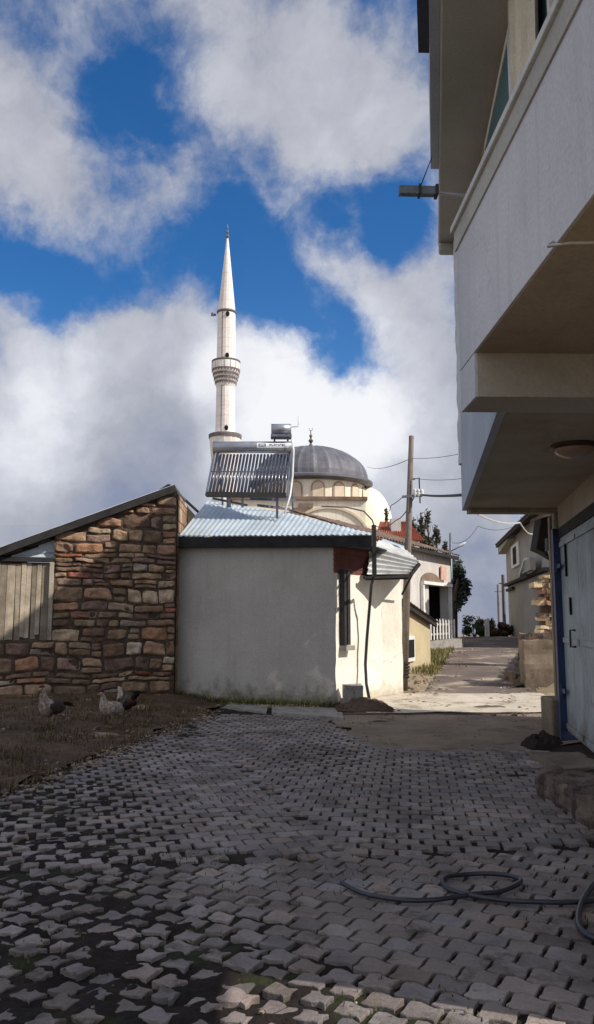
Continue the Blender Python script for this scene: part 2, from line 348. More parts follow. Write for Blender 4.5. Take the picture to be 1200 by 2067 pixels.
def zone(ang, ox, oy, px_, py_, amp, keep):
    ca, sa = math.cos(ang), math.sin(ang)
    def tri(t):
        t = t % 1.; return 4*t if t < .25 else 2-4*t if t < .75 else 4*t-4
    for i in range(-56, 57):
        for j in range(-72, 73):
            sh_ = .5*px_ if j % 2 else 0.
            x0, x1, y0, y1 = i*px_+sh_, (i+1)*px_+sh_, j*py_, (j+1)*py_
            cx, cy = (x0+x1)/2, (y0+y1)/2
            wx, wy = ox+cx*ca-cy*sa, oy+cx*sa+cy*ca
            if not keep(wx, wy) or not in_paving(wx, wy): continue
            lo = loose(wx, wy)
            if R.random() < .03*lo: continue
            H_ = lambda x, jj: amp*tri(x/px_)*(1 if jj % 2 else -1)
            V_ = lambda t, ii: amp*.28*tri(t)
            fr_ = (0, .25, .5, .75)
            lo_ = [(x0+px_*t, y0+H_(x0+px_*t, j)) for t in fr_]; hi_ = [(x1-px_*t, y1+H_(x1-px_*t, j+1)) for t in fr_]
            rt_ = [(x1+V_(t, i+1), y0+H_(x1, j)+(py_-H_(x1, j)+H_(x1, j+1))*t) for t in (0, .25, .75)]; lf_ = [(x0+V_(1-t, i), y1+H_(x0, j+1)-(py_-H_(x0, j)+H_(x0, j+1))*t) for t in (0, .25, .75)]
            out = []
            for e_ in (lo_, rt_, hi_, lf_):
                for q_, pt in enumerate(e_):
                    f_ = (0 if q_ == 0 else .10*lo*R.uniform(.3, 1.2))
                    out.append((pt[0]+(cx-pt[0])*f_, pt[1]+(cy-pt[1])*f_))
            g = .0052+R.uniform(0, .0035)+.020*lo*R.uniform(.25, 1.35)
            k = 1-2*g/min(px_, py_)
            rot = R.gauss(0, .01+.05*lo); cr, sr = math.cos(rot), math.sin(rot)
            jx, jy = R.gauss(0, .002+.009*lo), R.gauss(0, .002+.009*lo)
            tz = R.gauss(0, .0015+.004*lo); tx, ty = R.gauss(0, .008+.02*lo), R.gauss(0, .008+.02*lo)
            base = gz(wx, wy)
            rings = []
            for sc, dz in ((k, -.05), (k, -.0035), (k-.022-.03*lo, .0)):
                rg = []
                for qx, qy in out:
                    ex, ey = (qx-cx)*sc, (qy-cy)*sc
                    cj = .004*(1+3*lo)*noise.noise(Vector((qx*23+wx*9, qy*23+wy*9, 1.3)))
                    ex += cj; ey += cj
                    ex, ey = ex*cr-ey*sr+jx, ex*sr+ey*cr+jy
                    lx, ly = cx+ex, cy+ey
                    rg.append((ox+lx*ca-ly*sa, oy+lx*sa+ly*ca, base+tz+dz+ex*tx+ey*ty))
                rings += rg
            n = len(out)
            fs = [(r*n+q, r*n+(q+1) % n, (r+1)*n+(q+1) % n, (r+1)*n+q) for r in range(2) for q in range(n)]+[tuple(2*n+q for q in range(n))]
            t = R.gauss(1, .14)*(1+.25*fbm(wx*.8, wy*.8, 11)); w = R.gauss(0, .035)+.03*fbm(wx*.5, wy*.5, 20)
            pv.add(rings, fs, (t*(1.01+w), t, t*(.99-w)))
def bnd(x): return 5.35+.12*x+.15*fbm(x*2, 3)
zone(-math.atan(.17), .9, 7.6, .172, .142, .011, lambda x, y: y >= bnd(x)+.05 and not (x < .35-.25*(y-6) ))
zone(math.radians(14), -1.0, 8.0, .172, .142, .014, lambda x, y: y >= bnd(x)+.05 and x < .30-.25*(y-6))
zone(math.radians(-33), .5, 4.0, .168, .138, .015, lambda x, y: y < bnd(x)+.02)
struct(pv.build('paving', M['paver']))

# ---------------------------------------------------------------- grass (stuff)
def blades(n, pick, hmin, hmax, cols, w=.006):
    m = MB()
    for _ in range(n):
        q = pick()
        if q is None: continue
        x, y = q; z = gz(x, y)-.005; h = R.uniform(hmin, hmax); a = R.uniform(0, 6.28); l = R.uniform(.1, .7)*h
        dx, dy = math.cos(a), math.sin(a); t = R.choice(cols); k = R.uniform(.6, 1.25); t = (t[0]*k, t[1]*k, t[2]*k)
        px_, py_ = -dy*w, dx*w
        m.add([(x-px_, y-py_, z), (x+px_, y+py_, z), (x+dx*l*.4+px_*.7, y+dy*l*.4+py_*.7, z+h*.6), (x+dx*l*.4-px_*.7, y+dy*l*.4-py_*.7, z+h*.6), (x+dx*l, y+dy*l, z+h)],
              [(0, 1, 2, 3), (3, 2, 4)], t)
    return m
DRY = [(.17, .115, .065), (.13, .085, .05), (.10, .07, .04), (.20, .14, .085), (.075, .062, .026)]
GRN = [(.06, .08, .022), (.09, .10, .03), (.12, .11, .045), (.05, .06, .02)]
def pick_verge():
    y = R.uniform(4, 14.2); x = xe(y)-abs(R.gauss(0, 1.8))+.1
    if fbm(x*1.2, y*1.2, 4) < R.uniform(-.5, .35): return None
    return x, y
g = blades(26000, pick_verge, .02, .10, DRY); tag(g.build('grass', M['grass']), 'short dry grass on the dark earth verge below the stone shed', 'grass', kind='stuff')
def pick_bank():
    y = R.uniform(20, 33); x = xroad_l(y)-R.uniform(0, 2.4)
    return x, y
g = blades(9000, pick_bank, .04, .16, [(.30, .25, .12), (.22, .19, .08), (.16, .15, .05), (.10, .11, .035)], .012)
tag(g.build('grass', M['grass']), 'yellowed grass bank beside the road below the picket fence', 'grass', kind='stuff')
def pick_wall():
    t = R.random(); x = -1.8+3.3*t; y = 15.25-1.15*t-abs(R.gauss(0, .16))
    if R.random() < .5: x, y = 1.35+R.uniform(-.25, .4), 13.75+R.uniform(-.3, .4)
    return x, y
g = blades(2600, pick_wall, .03, .13, GRN); tag(g.build('grass', M['grass']), 'green weeds along the foot of the white house wall', 'weeds', kind='stuff')
def pick_joint():
    x, y = R.uniform(-2.6, 2.6), R.uniform(2.6, 8.5)
    if fbm(x*.9, y*.9, 30) < .12: return None
    return x, y
g = blades(5000, pick_joint, .008, .03, GRN, .004); tag(g.build('moss', M['grass']), 'low moss and weeds in the joints of the paving', 'moss', kind='stuff')

def pebbles(n, pick, smin, smax, cols, seed):
    r = random.Random(seed); m = MB()
    for _ in range(n):
        q = pick(r)
        if q is None: continue
        x, y = q; sz = r.uniform(smin, smax)*r.uniform(.5, 1.); z = gz(x, y)+.012; k = r.uniform(.6, 1.3); t = tuple(c*k for c in r.choice(cols)); b = len(m.v)
        m.ball((x, y, z), (sz, sz*r.uniform(.6, 1), sz*r.uniform(.35, .7)), 7, 4, t)
        for i in range(b, len(m.v)): m.v[i] += Vector((r.gauss(0, 1), r.gauss(0, 1), r.gauss(0, 1)))*sz*.13
    return m
def pk_verge(r):
    y = r.uniform(5, 14); return xe(y)-abs(r.gauss(0, 1.7))+.05, y
def pk_edge(r):
    y = r.uniform(3, 13.6); return xe(y)+r.gauss(.06, .13), y
def pk_lane(r):
    y = r.uniform(13, 30); return (xroad_l(y)+r.gauss(0, .35), y) if r.random() < .5 else (xroad_r(y)+r.gauss(-.25, .3), y)
def pk_patch(r): return r.uniform(1., 4.4), r.uniform(9.6, 14.5)
def pk_pave(r):
    x, y = r.uniform(-2.4, 2.2), r.uniform(2.6, 12.5); return (x, y) if r.random() < loose(x, y)+.12 else None
STN = [(.22, .17, .13), (.16, .12, .10), (.30, .25, .2), (.12, .085, .07)]
for n_, pk, a_, b_, sd_, lab in ((700, pk_verge, .008, .035, 1, 'scattered pebbles and clods on the dark earth verge'), (1500, pk_edge, .006, .030, 5, 'crumbled earth spilling from the verge over the edge of the paving'), (500, pk_lane, .012, .06, 2, 'loose gravel along the edges of the uphill lane'),
                                 (260, pk_patch, .004, .014, 3, 'loose gravel on the dusty concrete patch'), (700, pk_pave, .004, .014, 4, 'grit and crumbs lying in the paving joints')):
    tag(pebbles(n_, pk, a_, b_, STN, sd_).build('gravel', M['stone'], smooth=True), lab, 'gravel', kind='stuff')

# ---------------------------------------------------------------- stone shed (left)
SY = 14.3
SKEW = .3
def shed_y(x): return SKEW*(x+4.2)-.1
def sp(px, py):
    d = ray(px, py); t = (SY-.1+SKEW*4.2)/(d.y-SKEW*d.x); return Vector((d.x*t, SY, EYE+d.z*t))
SL = (-5.75, SY); SR = (sp(354, 1200).x, SY)
ra, rb = sp(0, 1116), sp(354, 988)             # eave line of the gable
def roofz(x): return ra.z+(rb.z-ra.z)*(x-ra.x)/(rb.x-ra.x)
shed = thing('stone_shed', 'old shed of rough brown stones with sloping roof, left of the white house', 'shed', (-3.7, SY, .1))
jx0 = sp(105, 1200).x                                      # door jamb
sill = sp(60, 1292).z
PAL = [tuple(c*f for c, f in zip(p_, (1.12, 1.1, 1.04))) for p_ in [(.235, .155, .115), (.20, .125, .095), (.27, .19, .14), (.17, .115, .10), (.255, .145, .10), (.30, .235, .18), (.15, .10, .08), (.235, .17, .12), (.185, .13, .115)]]
st = MB()
def warp(x, z):
    return (x+.045*noise.noise(Vector((x*1.3, z*2.1, 3.3)))+.02*noise.noise(Vector((x*4, z*4, 8))), z+.06*noise.noise(Vector((x*1.15, z*1.7, 9.1)))+.02*noise.noise(Vector((x*4.3, z*4, 1))))
def stone(x0, x1, z0, z1, y, tone, bul=.032):
    nx, nz = 14, 9; ph = R.uniform(0, 90); w, h = x1-x0, z1-z0
    ci = [(R.uniform(0, .07)*w, R.uniform(0, .16)*h) for _ in range(4)]      # each corner pulled in a little
    dep = bul*R.uniform(.4, 1.5); pw = R.choice([8, 10, 14, 18]); tl = R.gauss(0, .02)
    def fn(u, v):
        a, b = 2*u-1, 2*v-1
        prof = max(0, (1-abs(a)**pw)*(1-abs(b)**pw))**.5
        ua, vb = u, v
        x = x0+w*u+(ci[0][0]*(1-u)-ci[1][0]*u)*(1-v)+(ci[2][0]*(1-u)-ci[3][0]*u)*v
        z = z0+h*v+(ci[0][1]*(1-v)-ci[2][1]*v)*(1-u)+(ci[1][1]*(1-v)-ci[3][1]*v)*u
        rr = (abs(a)*abs(b))**3; x -= a*rr*.03*min(w, h*2); z -= b*rr*.06*h   # rounded corners
        x, z = warp(x, z)
        x += .010*noise.noise(Vector((x*12, z*12, ph))); z += .010*noise.noise(Vector((x*12, z*12, ph+30)))
        return (x, y+.03-prof*dep+tl*a*prof-prof*.045*noise.noise(Vector((x*6, z*6, ph+9)))-prof*.016*noise.noise(Vector((x*17, z*17, ph+3))), z)
    st.grid(fn, nx, nz, tone)
    for i in range((nx+1)*(nz+1)):
        q = st.v[-1-i]; k = .88+.3*noise.noise(Vector((q.x*7, q.z*7, ph))); st.t[-1-i] = tuple(c*k for c in tone)
R.seed(21)
z = -.05; row = 0
while z < roofz(SR[0])+.1:
    h = R.choice([.08, .10, .13, .15, .18, .20, .24, .28])*(1.12 if z < 1.1 else .95); x = SL[0] if z < sill-.05 else jx0+.02
    if z < sill-.05 < z+h*.8: h = max(.07, sill-.03-z)
    while x < SR[0]-.02:
        w = R.uniform(.17, .52)*(1.25 if h < .12 else 1.0)*(1.15 if z < .8 else 1); w = min(w, SR[0]-x)
        if SR[0]-x-w < .12: w = SR[0]-x
        top = min(z+h, roofz(x+w*.5)-.06)
        if top-z > .04:
            def tone_():
                p = R.choice(PAL); k = R.uniform(.7, 1.45)
                if R.random() < .05: p = (.36, .30, .25)
                if R.random() < .04: p = (.25, .10, .07)
                return tuple(c*k for c in p)
            gp = R.uniform(.002, .007)
            if h > .14 and w < .42 and R.random() < .35:
                mm = z+(top-z)*R.uniform(.38, .62)
                stone(x+gp, x+w-gp, z+gp, mm-gp*.6, SY, tone_()); stone(x+gp, x+w-gp, mm+gp*.6, top-gp, SY, tone_())
            else: stone(x+gp, x+w-gp, z+gp, top-gp, SY, tone_())
        x += w
    z += h
# end return of the wall
z = -.05
while z < roofz(SR[0])-.1:
    h = R.choice([.14, .18, .22, .27]); p = R.choice(PAL); top = min(z+h, roofz(SR[0])-.08)
    yy = SY+.04
    while yy < SY+1.6 and top-z > .05:
        w = R.uniform(.25, .5); p = R.choice(PAL)
        st.add([(SR[0]+.02, yy+.01, z+.01), (SR[0]+.02, yy+w-.01, z+.01), (SR[0]+.02, yy+w-.01, top-.01), (SR[0]+.02, yy+.01, top-.01)], [(0, 1, 2, 3)], p); yy += w
    z += h
wl = st.build('stone_wall', M['stone'], shed, smooth=True)
mb = MB()
mb.extr([(SL[0], SY+.035, -.1), (SR[0], SY+.035, -.1), (SR[0], SY+.035, roofz(SR[0])-.06), (jx0, SY+.035, roofz(jx0)-.06), (jx0, SY+.035, sill), (SL[0], SY+.035, sill)], (0, .45, 0))
mb.box((SR[0]-.4, SY+.5, -.1), (SR[0]-.002, SY+1.9, roofz(SR[0])-.42))
mb.build('mortar_core', M['mortar'], shed)
# roof: dark eave beam, sheet, rafters
e0, e1 = Vector((-6.3, SY-.05, roofz(-6.3))), Vector((rb.x+.02, SY-.05, roofz(rb.x+.02)))
m = MB(); m.beam(e0, e1, .10, .115); m.build('eave_beam', M['dark_wood'], shed)
m = MB()
def rf(u, v):
    x = -6.4+(rb.x+6.40)*u; y = SY-.09+2.1*v
    return (x, y, roofz(x)+.075+.018*math.sin(v*2.2/.09*2*math.pi*.5))
m.grid(rf, 10, 160); m.build('roof_sheet', M['old_zinc'], shed, smooth=True)
m = MB()
for k in range(9):
    x = -6.0+k*.42
    m.beam((x, SY+.05, roofz(x)-.03), (x, SY+1.9, roofz(x)-.03), .05, .07)
m.build('rafter', M['dark_wood'], shed)
# pale corrugated panel and laths above the plank door
dl = sp(98, 1132).z
m = MB()
def pf(u, v):
    x = -6.0+(jx0-.02+6.0)*u; zt = roofz(x)-.09; zb = dl+.06
    zz = zb+(max(zb+.01, zt)-zb)*v
    return (x, SY+.16+.014*math.sin(zz*70), zz)
m.grid(pf, 16, 34); m.build('corrugated_panel', M['zinc'], shed, smooth=True)
m = MB()
for k in range(4):
    x0 = -5.9+k*.42; m.beam((x0, SY+.12, dl+.05), (x0+.55, SY+.12, min(roofz(x0+.55)-.1, dl+.42)), .02, .03)
m.build('lath', M['dark_wood'], shed)
m = MB(); m.box((-6.0, SY+.02, dl-.02), (jx0+.02, SY+.14, dl+.05)); m.build('lintel', M['dark_wood'], shed)
m = MB(); m.box((jx0-.05, SY+.0, sill), (jx0+.015, SY+.12, dl-.02)); m.build('door_post', M['old_wood'], shed)
dx0, dx1 = sp(-25, 1200).x, sp(97, 1200).x
dm = MB(); x = dx0
while x < dx1-.03:
    w = R.uniform(.075, .13); w = min(w, dx1-x); t = R.uniform(.6, 1.25); l = R.gauss(0, .01); zb = sill+R.uniform(-.06, .1); zt = dl-.04+R.uniform(-.03, .0)
    y = SY+.06+R.uniform(0, .018)
    dm.hexa([(x+.004+l, y, zb), (x+w-.004+l, y, zb), (x+w-.004+l, y+.02, zb), (x+.004+l, y+.02, zb)], [(x+.004, y, zt), (x+w-.004, y, zt), (x+w-.004, y+.02, zt), (x+.004, y+.02, zt)], (t, t*.97, t*.92)); x += w
dr = dm.build('plank_door', M['old_wood'], shed)
m = MB(); m.box((dx0, SY+.085, sill-.1), (jx0-.06, SY+.4, dl-.03)); m.build('door_backing', M['mortar'], shed)
# tan gabled outbuilding peeping out behind the shed
gy = 18.5
g0, g1, g2 = at(330, 985, gy), at(357, 984, gy), at(389, 1032, gy)
ob = thing('outbuilding', 'tan plastered gable end peeping out between stone shed and sheet metal roof', 'outbuilding', (g1.x, gy, .2))
m = MB(); m.extr([(g1.x-2.6, gy, 0), (g2.x+.25, gy, 0), (g2.x+.25, gy, g2.z-.3), (g1.x-.1, gy, g1.z-.05), (g1.x-2.6, gy, g1.z-1.6)], (0, 4, 0)); m.build('gable_wall', M['tan_gable'], ob)
m = MB(); m.beam(g1+Vector((-.15, -.06, .03)), g2+Vector((.35, -.06, -.22)), .3, .05); m.beam(g1+Vector((-.15, -.06, .03)), (g1.x-2.6, gy-.06, g1.z-1.55), .3, .05); m.build('verge_tiles', M['dark_wood'], ob)

# ---------------------------------------------------------------- white house
HL = Vector((-1.85, 15.35, 0)); HR = Vector((1.09, 14.2, 0)); HA = Vector((2.08, 15.6, 0)); HB = Vector((2.52, 15.95, 0))
wh = thing('white_house', 'low whitewashed house with grey sheet metal roof and dark eave beam', 'house', (0, 15, 0))
zl = at(360, 1100, 15.35).z; zr = at(672, 1104, 14.2).z
def hz(p, q, t): return p+(q-p)*t
m = MB()
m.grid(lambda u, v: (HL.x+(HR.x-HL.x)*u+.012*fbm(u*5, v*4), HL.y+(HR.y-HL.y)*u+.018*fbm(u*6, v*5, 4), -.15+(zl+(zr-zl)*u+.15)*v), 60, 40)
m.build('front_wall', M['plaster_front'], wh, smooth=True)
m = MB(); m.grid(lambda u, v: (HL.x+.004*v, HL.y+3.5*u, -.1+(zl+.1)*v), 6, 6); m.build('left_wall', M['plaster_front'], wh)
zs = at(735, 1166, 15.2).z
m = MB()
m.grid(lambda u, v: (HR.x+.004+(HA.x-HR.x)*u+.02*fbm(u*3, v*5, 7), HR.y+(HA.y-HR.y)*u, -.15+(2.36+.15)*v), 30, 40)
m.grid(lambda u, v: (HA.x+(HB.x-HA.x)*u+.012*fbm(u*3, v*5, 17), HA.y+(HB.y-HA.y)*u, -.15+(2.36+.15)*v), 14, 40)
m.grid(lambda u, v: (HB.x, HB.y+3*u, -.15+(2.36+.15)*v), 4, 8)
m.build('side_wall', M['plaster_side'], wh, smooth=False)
# red brown boards filling the gable above the side wall
gm = MB()
for k in range(6):
    z0 = 2.30+k*.088
    a, b = hz(HR, HA, -.01), hz(HR, HA, .72); nrm = Vector((.83, -.56, 0))
    t = R.uniform(.75, 1.2)
    if k >= 0:
        gm.hexa([a+nrm*.012+Vector((0, 0, z0)), b+nrm*.012+Vector((0, 0, z0)), b-nrm*.02+Vector((0, 0, z0)), a-nrm*.02+Vector((0, 0, z0))],
                [a+nrm*(.035 if 0 else .0)+Vector((0, 0, z0+.085)), b+Vector((0, 0, z0+.085)), b-nrm*.03+Vector((0, 0, z0+.085)), a-nrm*.03+Vector((0, 0, z0+.085))], (t, t, t))
gm.build('gable_boards', M['red_board'], wh)
# eave beam
f0, f1 = at(357, 1095, 15.15), at(752, 1093, 13.9)
m = MB(); m.beam(f0, f1, .07, .19); m.build('eave_beam', M['dark_wood'], wh, bevel=.01)
m = MB(); sv = Vector((.30, .95, 0))
m.hexa([f0+Vector((0, .04, -.09)), f1+Vector((0, .04, -.09)), f1+sv*1.5+Vector((0, 0, -.05)), f0+sv*.5+Vector((0, 0, -.05))], [f0+Vector((0, .04, -.06)), f1+Vector((0, .04, -.06)), f1+sv*1.5+Vector((0, 0, -.02)), f0+sv*.5+Vector((0, 0, -.02))])
m.build('eave_soffit', M['dark_wood'], wh)
# corrugated roof
a0, a1 = at(361, 1083, 15.1), at(752, 1079, 13.84); b0, b1 = at(420, 1011, 18.2), at(590, 1037, 17.8); b2 = at(756, 1078, 15.5)
def roof_pt(u, v):
    p = a0.lerp(a1, u)
    q = b0.lerp(b1, u/.52) if u < .52 else b1.lerp(b2, (u-.52)/.48)
    r = p.lerp(q, v); r.z += .009*math.cos(u*36*2*math.pi)+.01*fbm(u*9, v*3)
    return r
m = MB(); m.grid(roof_pt, 288, 10)
for i in range(len(m.t)):
    k = .92+.10*(((i % 289)//48) % 2)+.12*fbm((i % 289)*.05, (i//289)*.4); m.t[i] = (k, k, k)
m.build('roof_sheet', M['zinc'], wh, smooth=True)
# back slope and body so nothing is open from behind
m = MB(); m.extr([HL+Vector((.1, .3, 0)), HR+Vector((-.12, .2, 0)), HA+Vector((-.1, .1, 0)), HB+Vector((-.1, .1, 0)), HB+Vector((-.1, 3, 0)), HL+Vector((.1, 3.4, 0))], (0, 0, 2.28)); m.build('core', M['plaster_side'], wh)
m = MB(); m.add([b0+Vector((0, 0, -.02)), b1+Vector((0, 0, -.02)), b2+Vector((0, 0, -.02)), b2+Vector((.3, 1.4, -.3)), b1+Vector((.2, 1.4, -1.2)), b0+Vector((0, 1.4, -1.5))], [(0, 1, 4, 5), (1, 2, 3, 4)]); m.build('back_roof', M['old_zinc'], wh)
# window with dark shutter near the corner
wn = Vector((.83, -.56, 0)); wd = Vector((.56, .83, 0))
zt, zb = at(682, 1150, 14.4).z, at(682, 1302, 14.4).z
p = HR+wd*.14
m = MB(); m.hexa([p+wn*.01+Vector((0, 0, zb)), p+wd*.24+wn*.01+Vector((0, 0, zb)), p+wd*.24+wn*.09+Vector((0, 0, zb)), p+wn*.09+Vector((0, 0, zb))][::-1], [p+wn*.01+Vector((0, 0, zt)), p+wd*.24+wn*.01+Vector((0, 0, zt)), p+wd*.24+wn*.09+Vector((0, 0, zt)), p+wn*.09+Vector((0, 0, zt))][::-1])
wo = m.build('window', M['black_metal'], wh)
m = MB(); m.hexa([p-wd*.03+wn*.005+Vector((0, 0, zb-.09)), p+wd*.28+wn*.005+Vector((0, 0, zb-.09)), p+wd*.28+wn*.15+Vector((0, 0, zb-.09)), p-wd*.03+wn*.15+Vector((0, 0, zb-.09))][::-1],
                 [p-wd*.03+wn*.005+Vector((0, 0, zb-.01)), p+wd*.28+wn*.005+Vector((0, 0, zb-.01)), p+wd*.28+wn*.15+Vector((0, 0, zb-.01)), p-wd*.03+wn*.15+Vector((0, 0, zb-.01))][::-1]); m.build('sill', M['slab_concrete'], wo)
m = MB(); q0 = p+wn*.10; m.tube([q0+Vector((0, 0, zb)), q0+Vector((0, 0, zt))], .012); m.tube([q0+wd*.12+Vector((0, 0, zb)), q0+wd*.12+Vector((0, 0, zt))], .012); m.build('grille', M['black_metal'], wo)
# lean-to awning of corrugated sheet on the corner
A00, A01 = at(742, 1162, 14.75), at(826, 1160, 15.2)        # lower edge
A10, A11 = at(748, 1104, 15.3), at(800, 1100, 16.2)
Ar0, Ar1 = at(846, 1137, 15.3), at(846, 1137, 15.3)
def aw(u, v):
    lo = A00.lerp(A01, u); hi = A10.lerp(at(846, 1134, 15.5), u)
    r = lo.lerp(hi, v); nv = Vector((.25, -.75, .6)); return r+nv*(.032*math.cos(v*5*2*math.pi))
m = MB(); m.grid(aw, 16, 98); m.build('awning_sheet', M['old_zinc'], wh, smooth=True)
m = MB(); m.grid(lambda u, v: at(742, 1106, 15.35).lerp(at(846, 1133, 15.55), u).lerp(at(765, 1092, 16.6).lerp(at(818, 1108, 16.9), u), v)+Vector((0, 0, .02*math.cos(v*5*2*math.pi))), 10, 60); m.build('awning_top', M['old_zinc'], wh, smooth=True)
m = MB(); m.beam(at(735, 1166, 14.72), at(828, 1163, 15.18), .05, .05); m.beam(at(829, 1161, 15.2), at(847, 1138, 15.32), .05, .06); m.build('awning_rail', M['dark_wood'], wh)
m = MB(); m.extr([at(738, 1168, 14.9), at(826, 1166, 15.3), at(840, 1140, 15.8), at(745, 1120, 16.4)], (0, 0, -.03)); m.build('awning_board', M['dark_wood'], wh)
m = MB(); m.tube([at(840, 1145, 15.3), at(812, 1200, 15.75)], .02); m.build('brace', M['dark_wood'], wh)
# black stub post at the end of the eave and the drain hose below it
bp = at(755, 1060, 13.95)
m = MB(); m.box((bp.x-.035, bp.y-.035, at(755, 1165, 13.95).z), (bp.x+.035, bp.y+.035, bp.z)); m.build('eave_post', M['black_metal'], wh)
m = MB(); m.tube([bp+Vector((0, 0, 0)), at(752, 1050, 14.2), at(735, 1032, 14.6), at(700, 1024, 15.4), at(650, 1022, 16.5)], .012); m.build('drain_wire', M['cable'], wh)
hp = [(754, 1165, 14.0), (750, 1180, 14.6), (746, 1230, 14.75), (741, 1290, 14.75), (738, 1340, 14.75), (740, 1380, 14.7), (747, 1417, 14.62)]
m = MB(); m.tube([at(*q) for q in hp], .028, 8); tag(m.build('drain_hose', M['black_rubber'], smooth=True), 'thin black hose hanging down the sunlit side wall of the white house', 'hose')

# concrete edging slabs in front of the white house
def slab(px, name='edging_slab', lab='', zz=.03, th=.09):
    pts = [atz(x, y, zz) for x, y in px]; m = MB()
    n = 14
    def fn(u, v):
        p = pts[0].lerp(pts[1], u).lerp(pts[3].lerp(pts[2], u), v); return (p.x, p.y, zz+.010*fbm(p.x*3, p.y*3)+.004*fbm(p.x*15, p.y*15))
    m.grid(fn, n, 5)
    for a, b in ((0, 1), (1, 2), (2, 3), (3, 0)): m.add([pts[a]+Vector((0, 0, .002)), pts[b]+Vector((0, 0, .002)), pts[b]+Vector((0, 0, -th)), pts[a]+Vector((0, 0, -th))], [(0, 1, 2, 3)])
    o = m.build(name, M['slab_concrete'], smooth=False); tag(o, lab, 'slab', 'edging slabs below the white house'); return o
slab([(386, 1421), (538, 1437), (542, 1424), (380, 1411)], lab='left of two flat concrete slabs lying along the white house wall')
slab([(549, 1438), (694, 1449), (690, 1430), (549, 1424)], lab='right of two concrete slabs along the white house, ending near its corner')

# stacked blocks at the foot of the lit wall
m = MB(); c = atz(693, 1398, .05)
def rough_block(m, x0, x1, y0, y1, z0, z1, amp=.02, n=6, sd=0, tone=(1, 1, 1)):
    def dsp(p): 
        v = Vector(p); return v+Vector((noise.noise(v*3.1+Vector((sd, 0, 0))), noise.noise(v*3.1+Vector((0, sd, 5))), noise.noise(v*3.1+Vector((9, 0, sd)))))*amp+Vector((noise.noise(v*11), noise.noise(v*11+Vector((7, 0, 0))), noise.noise(v*11+Vector((0, 7, 0)))))*amp*.35
    L = lambda a, b, t: a+(b-a)*t
    m.grid(lambda u, v: dsp((L(x0, x1, u), y0, L(z0, z1, v))), n, n, tone); m.grid(lambda u, v: dsp((L(x1, x0, u), y1, L(z0, z1, v))), n, n, tone)
    m.grid(lambda u, v: dsp((x0, L(y1, y0, u), L(z0, z1, v))), n, n, tone); m.grid(lambda u, v: dsp((x1, L(y0, y1, u), L(z0, z1, v))), n, n, tone)
    m.grid(lambda u, v: dsp((L(x0, x1, u), L(y0, y1, v), z1)), n, n, tone)
bx = thing('step_block', 'small stack of two concrete blocks at the foot of the sunlit wall', 'blocks', (1.3, 13.9, 0))
rough_block(m, 1.16, 1.50, 13.85, 14.25, -.05, .17, .012, 6, 2); m.build('lower_block', M['slab_concrete'], bx)
m = MB(); rough_block(m, 1.21, 1.52, 13.88, 14.25, .18, .40, .012, 6, 5); m.build('upper_block', M['slab_concrete'], bx)
m = MB(); m.grid(lambda u, v: (1.05+.95*u, 13.35+.95*v, .02+.17*math.sin(math.pi*u)**.7*math.sin(math.pi*v)**.7+.045*fbm(u*4, v*4)+.02*fbm(u*15, v*15)), 60, 60)
tag(m.build('earth_mound', M['verge'], smooth=True), 'weedy mound of earth at the corner of the white house', 'mound')
# rubble at the left foot of the white house
rb_lab = {0: 'dark pile stone, largest one at the foot of the shed corner', 1: 'small grey stone right of the shed corner', 2: 'small pale stone nearest the edging slab'}
for k, (px, py, s) in enumerate([(362, 1402, .14), (385, 1412, .08), (352, 1416, .07)]):
    q = atz(px, py, .06); m = MB(); rough_block(m, q.x-s, q.x+s, q.y-s, q.y+s, -.02, s*1.3, s*.35, 5, k*7)
    o = m.build('rubble_stone', M['block'] if k == 0 else M['slab_concrete'], smooth=True); tag(o, rb_lab[k], 'stone', 'loose stones between shed and white house')

# ---------------------------------------------------------------- solar water heater on the white house roof
HYT = 17.0; HYB = 16.35
sh = thing('solar_water_heater', 'solar water heater with steel tank and dark glass tubes on the metal roof', 'solar heater', (at(500, 950, HYT).x, HYT, 3.6))
t0, t1 = at(430, 903, HYT), at(589, 903, HYT)
m = MB(); m.tube([t0, t0+Vector((.004, 0, 0)), t1-Vector((.004, 0, 0)), t1], [.105, .125, .125, .105], 28); tk = m.build('tank', M['steel'], sh, smooth=True)
lm = MB(); l0, l1 = at(519, 902, HYT-.155), at(583, 902, HYT-.155)
def curvy(u, v):
    a = math.radians(-12+50*v); return (l0.x+(l1.x-l0.x)*u, HYT-.131*math.cos(a), t0.z+.131*math.sin(a))
lm.grid(curvy, 4, 8); lb = lm.build('label', M['label'], tk, smooth=True)
im = MB()
def glyph(u0, u1, v0, v1):
    def f(u, v):
        p = curvy(u0+(u1-u0)*u, v0+(v1-v0)*v); return (p[0], p[1]-.003, p[2]+.001)
    im.grid(f, 1, 2)
glyph(.05, .09, .2, .8); glyph(.09, .24, .66, .8); glyph(.11, .22, .36, .46); glyph(.24, .28, .2, .8); glyph(.09, .24, .18, .26)
im.build('emblem', M['ink'], lb); im = MB()
u = .40
for k, w in enumerate([.05, .06, .05, .06, .03, .055, .06, .05]):
    glyph(u, u+.016, .3, .72)
    if k % 3 != 1: glyph(u+.016, u+w, .6, .72)
    if k % 2 == 0: glyph(u+.016, u+w*.9, .44, .54)
    if k in (1, 4, 6): glyph(u+.016, u+w, .3, .4)
    u += w+.014
im.build('lettering', M['ink'], lb)
rb0, rb1 = at(417, 998, HYB), at(578, 1000, HYB)
m = MB(); m.beam(rb0, rb1, .10, .10); m.build('bottom_rail', M['black_metal'], sh)
NT = 22
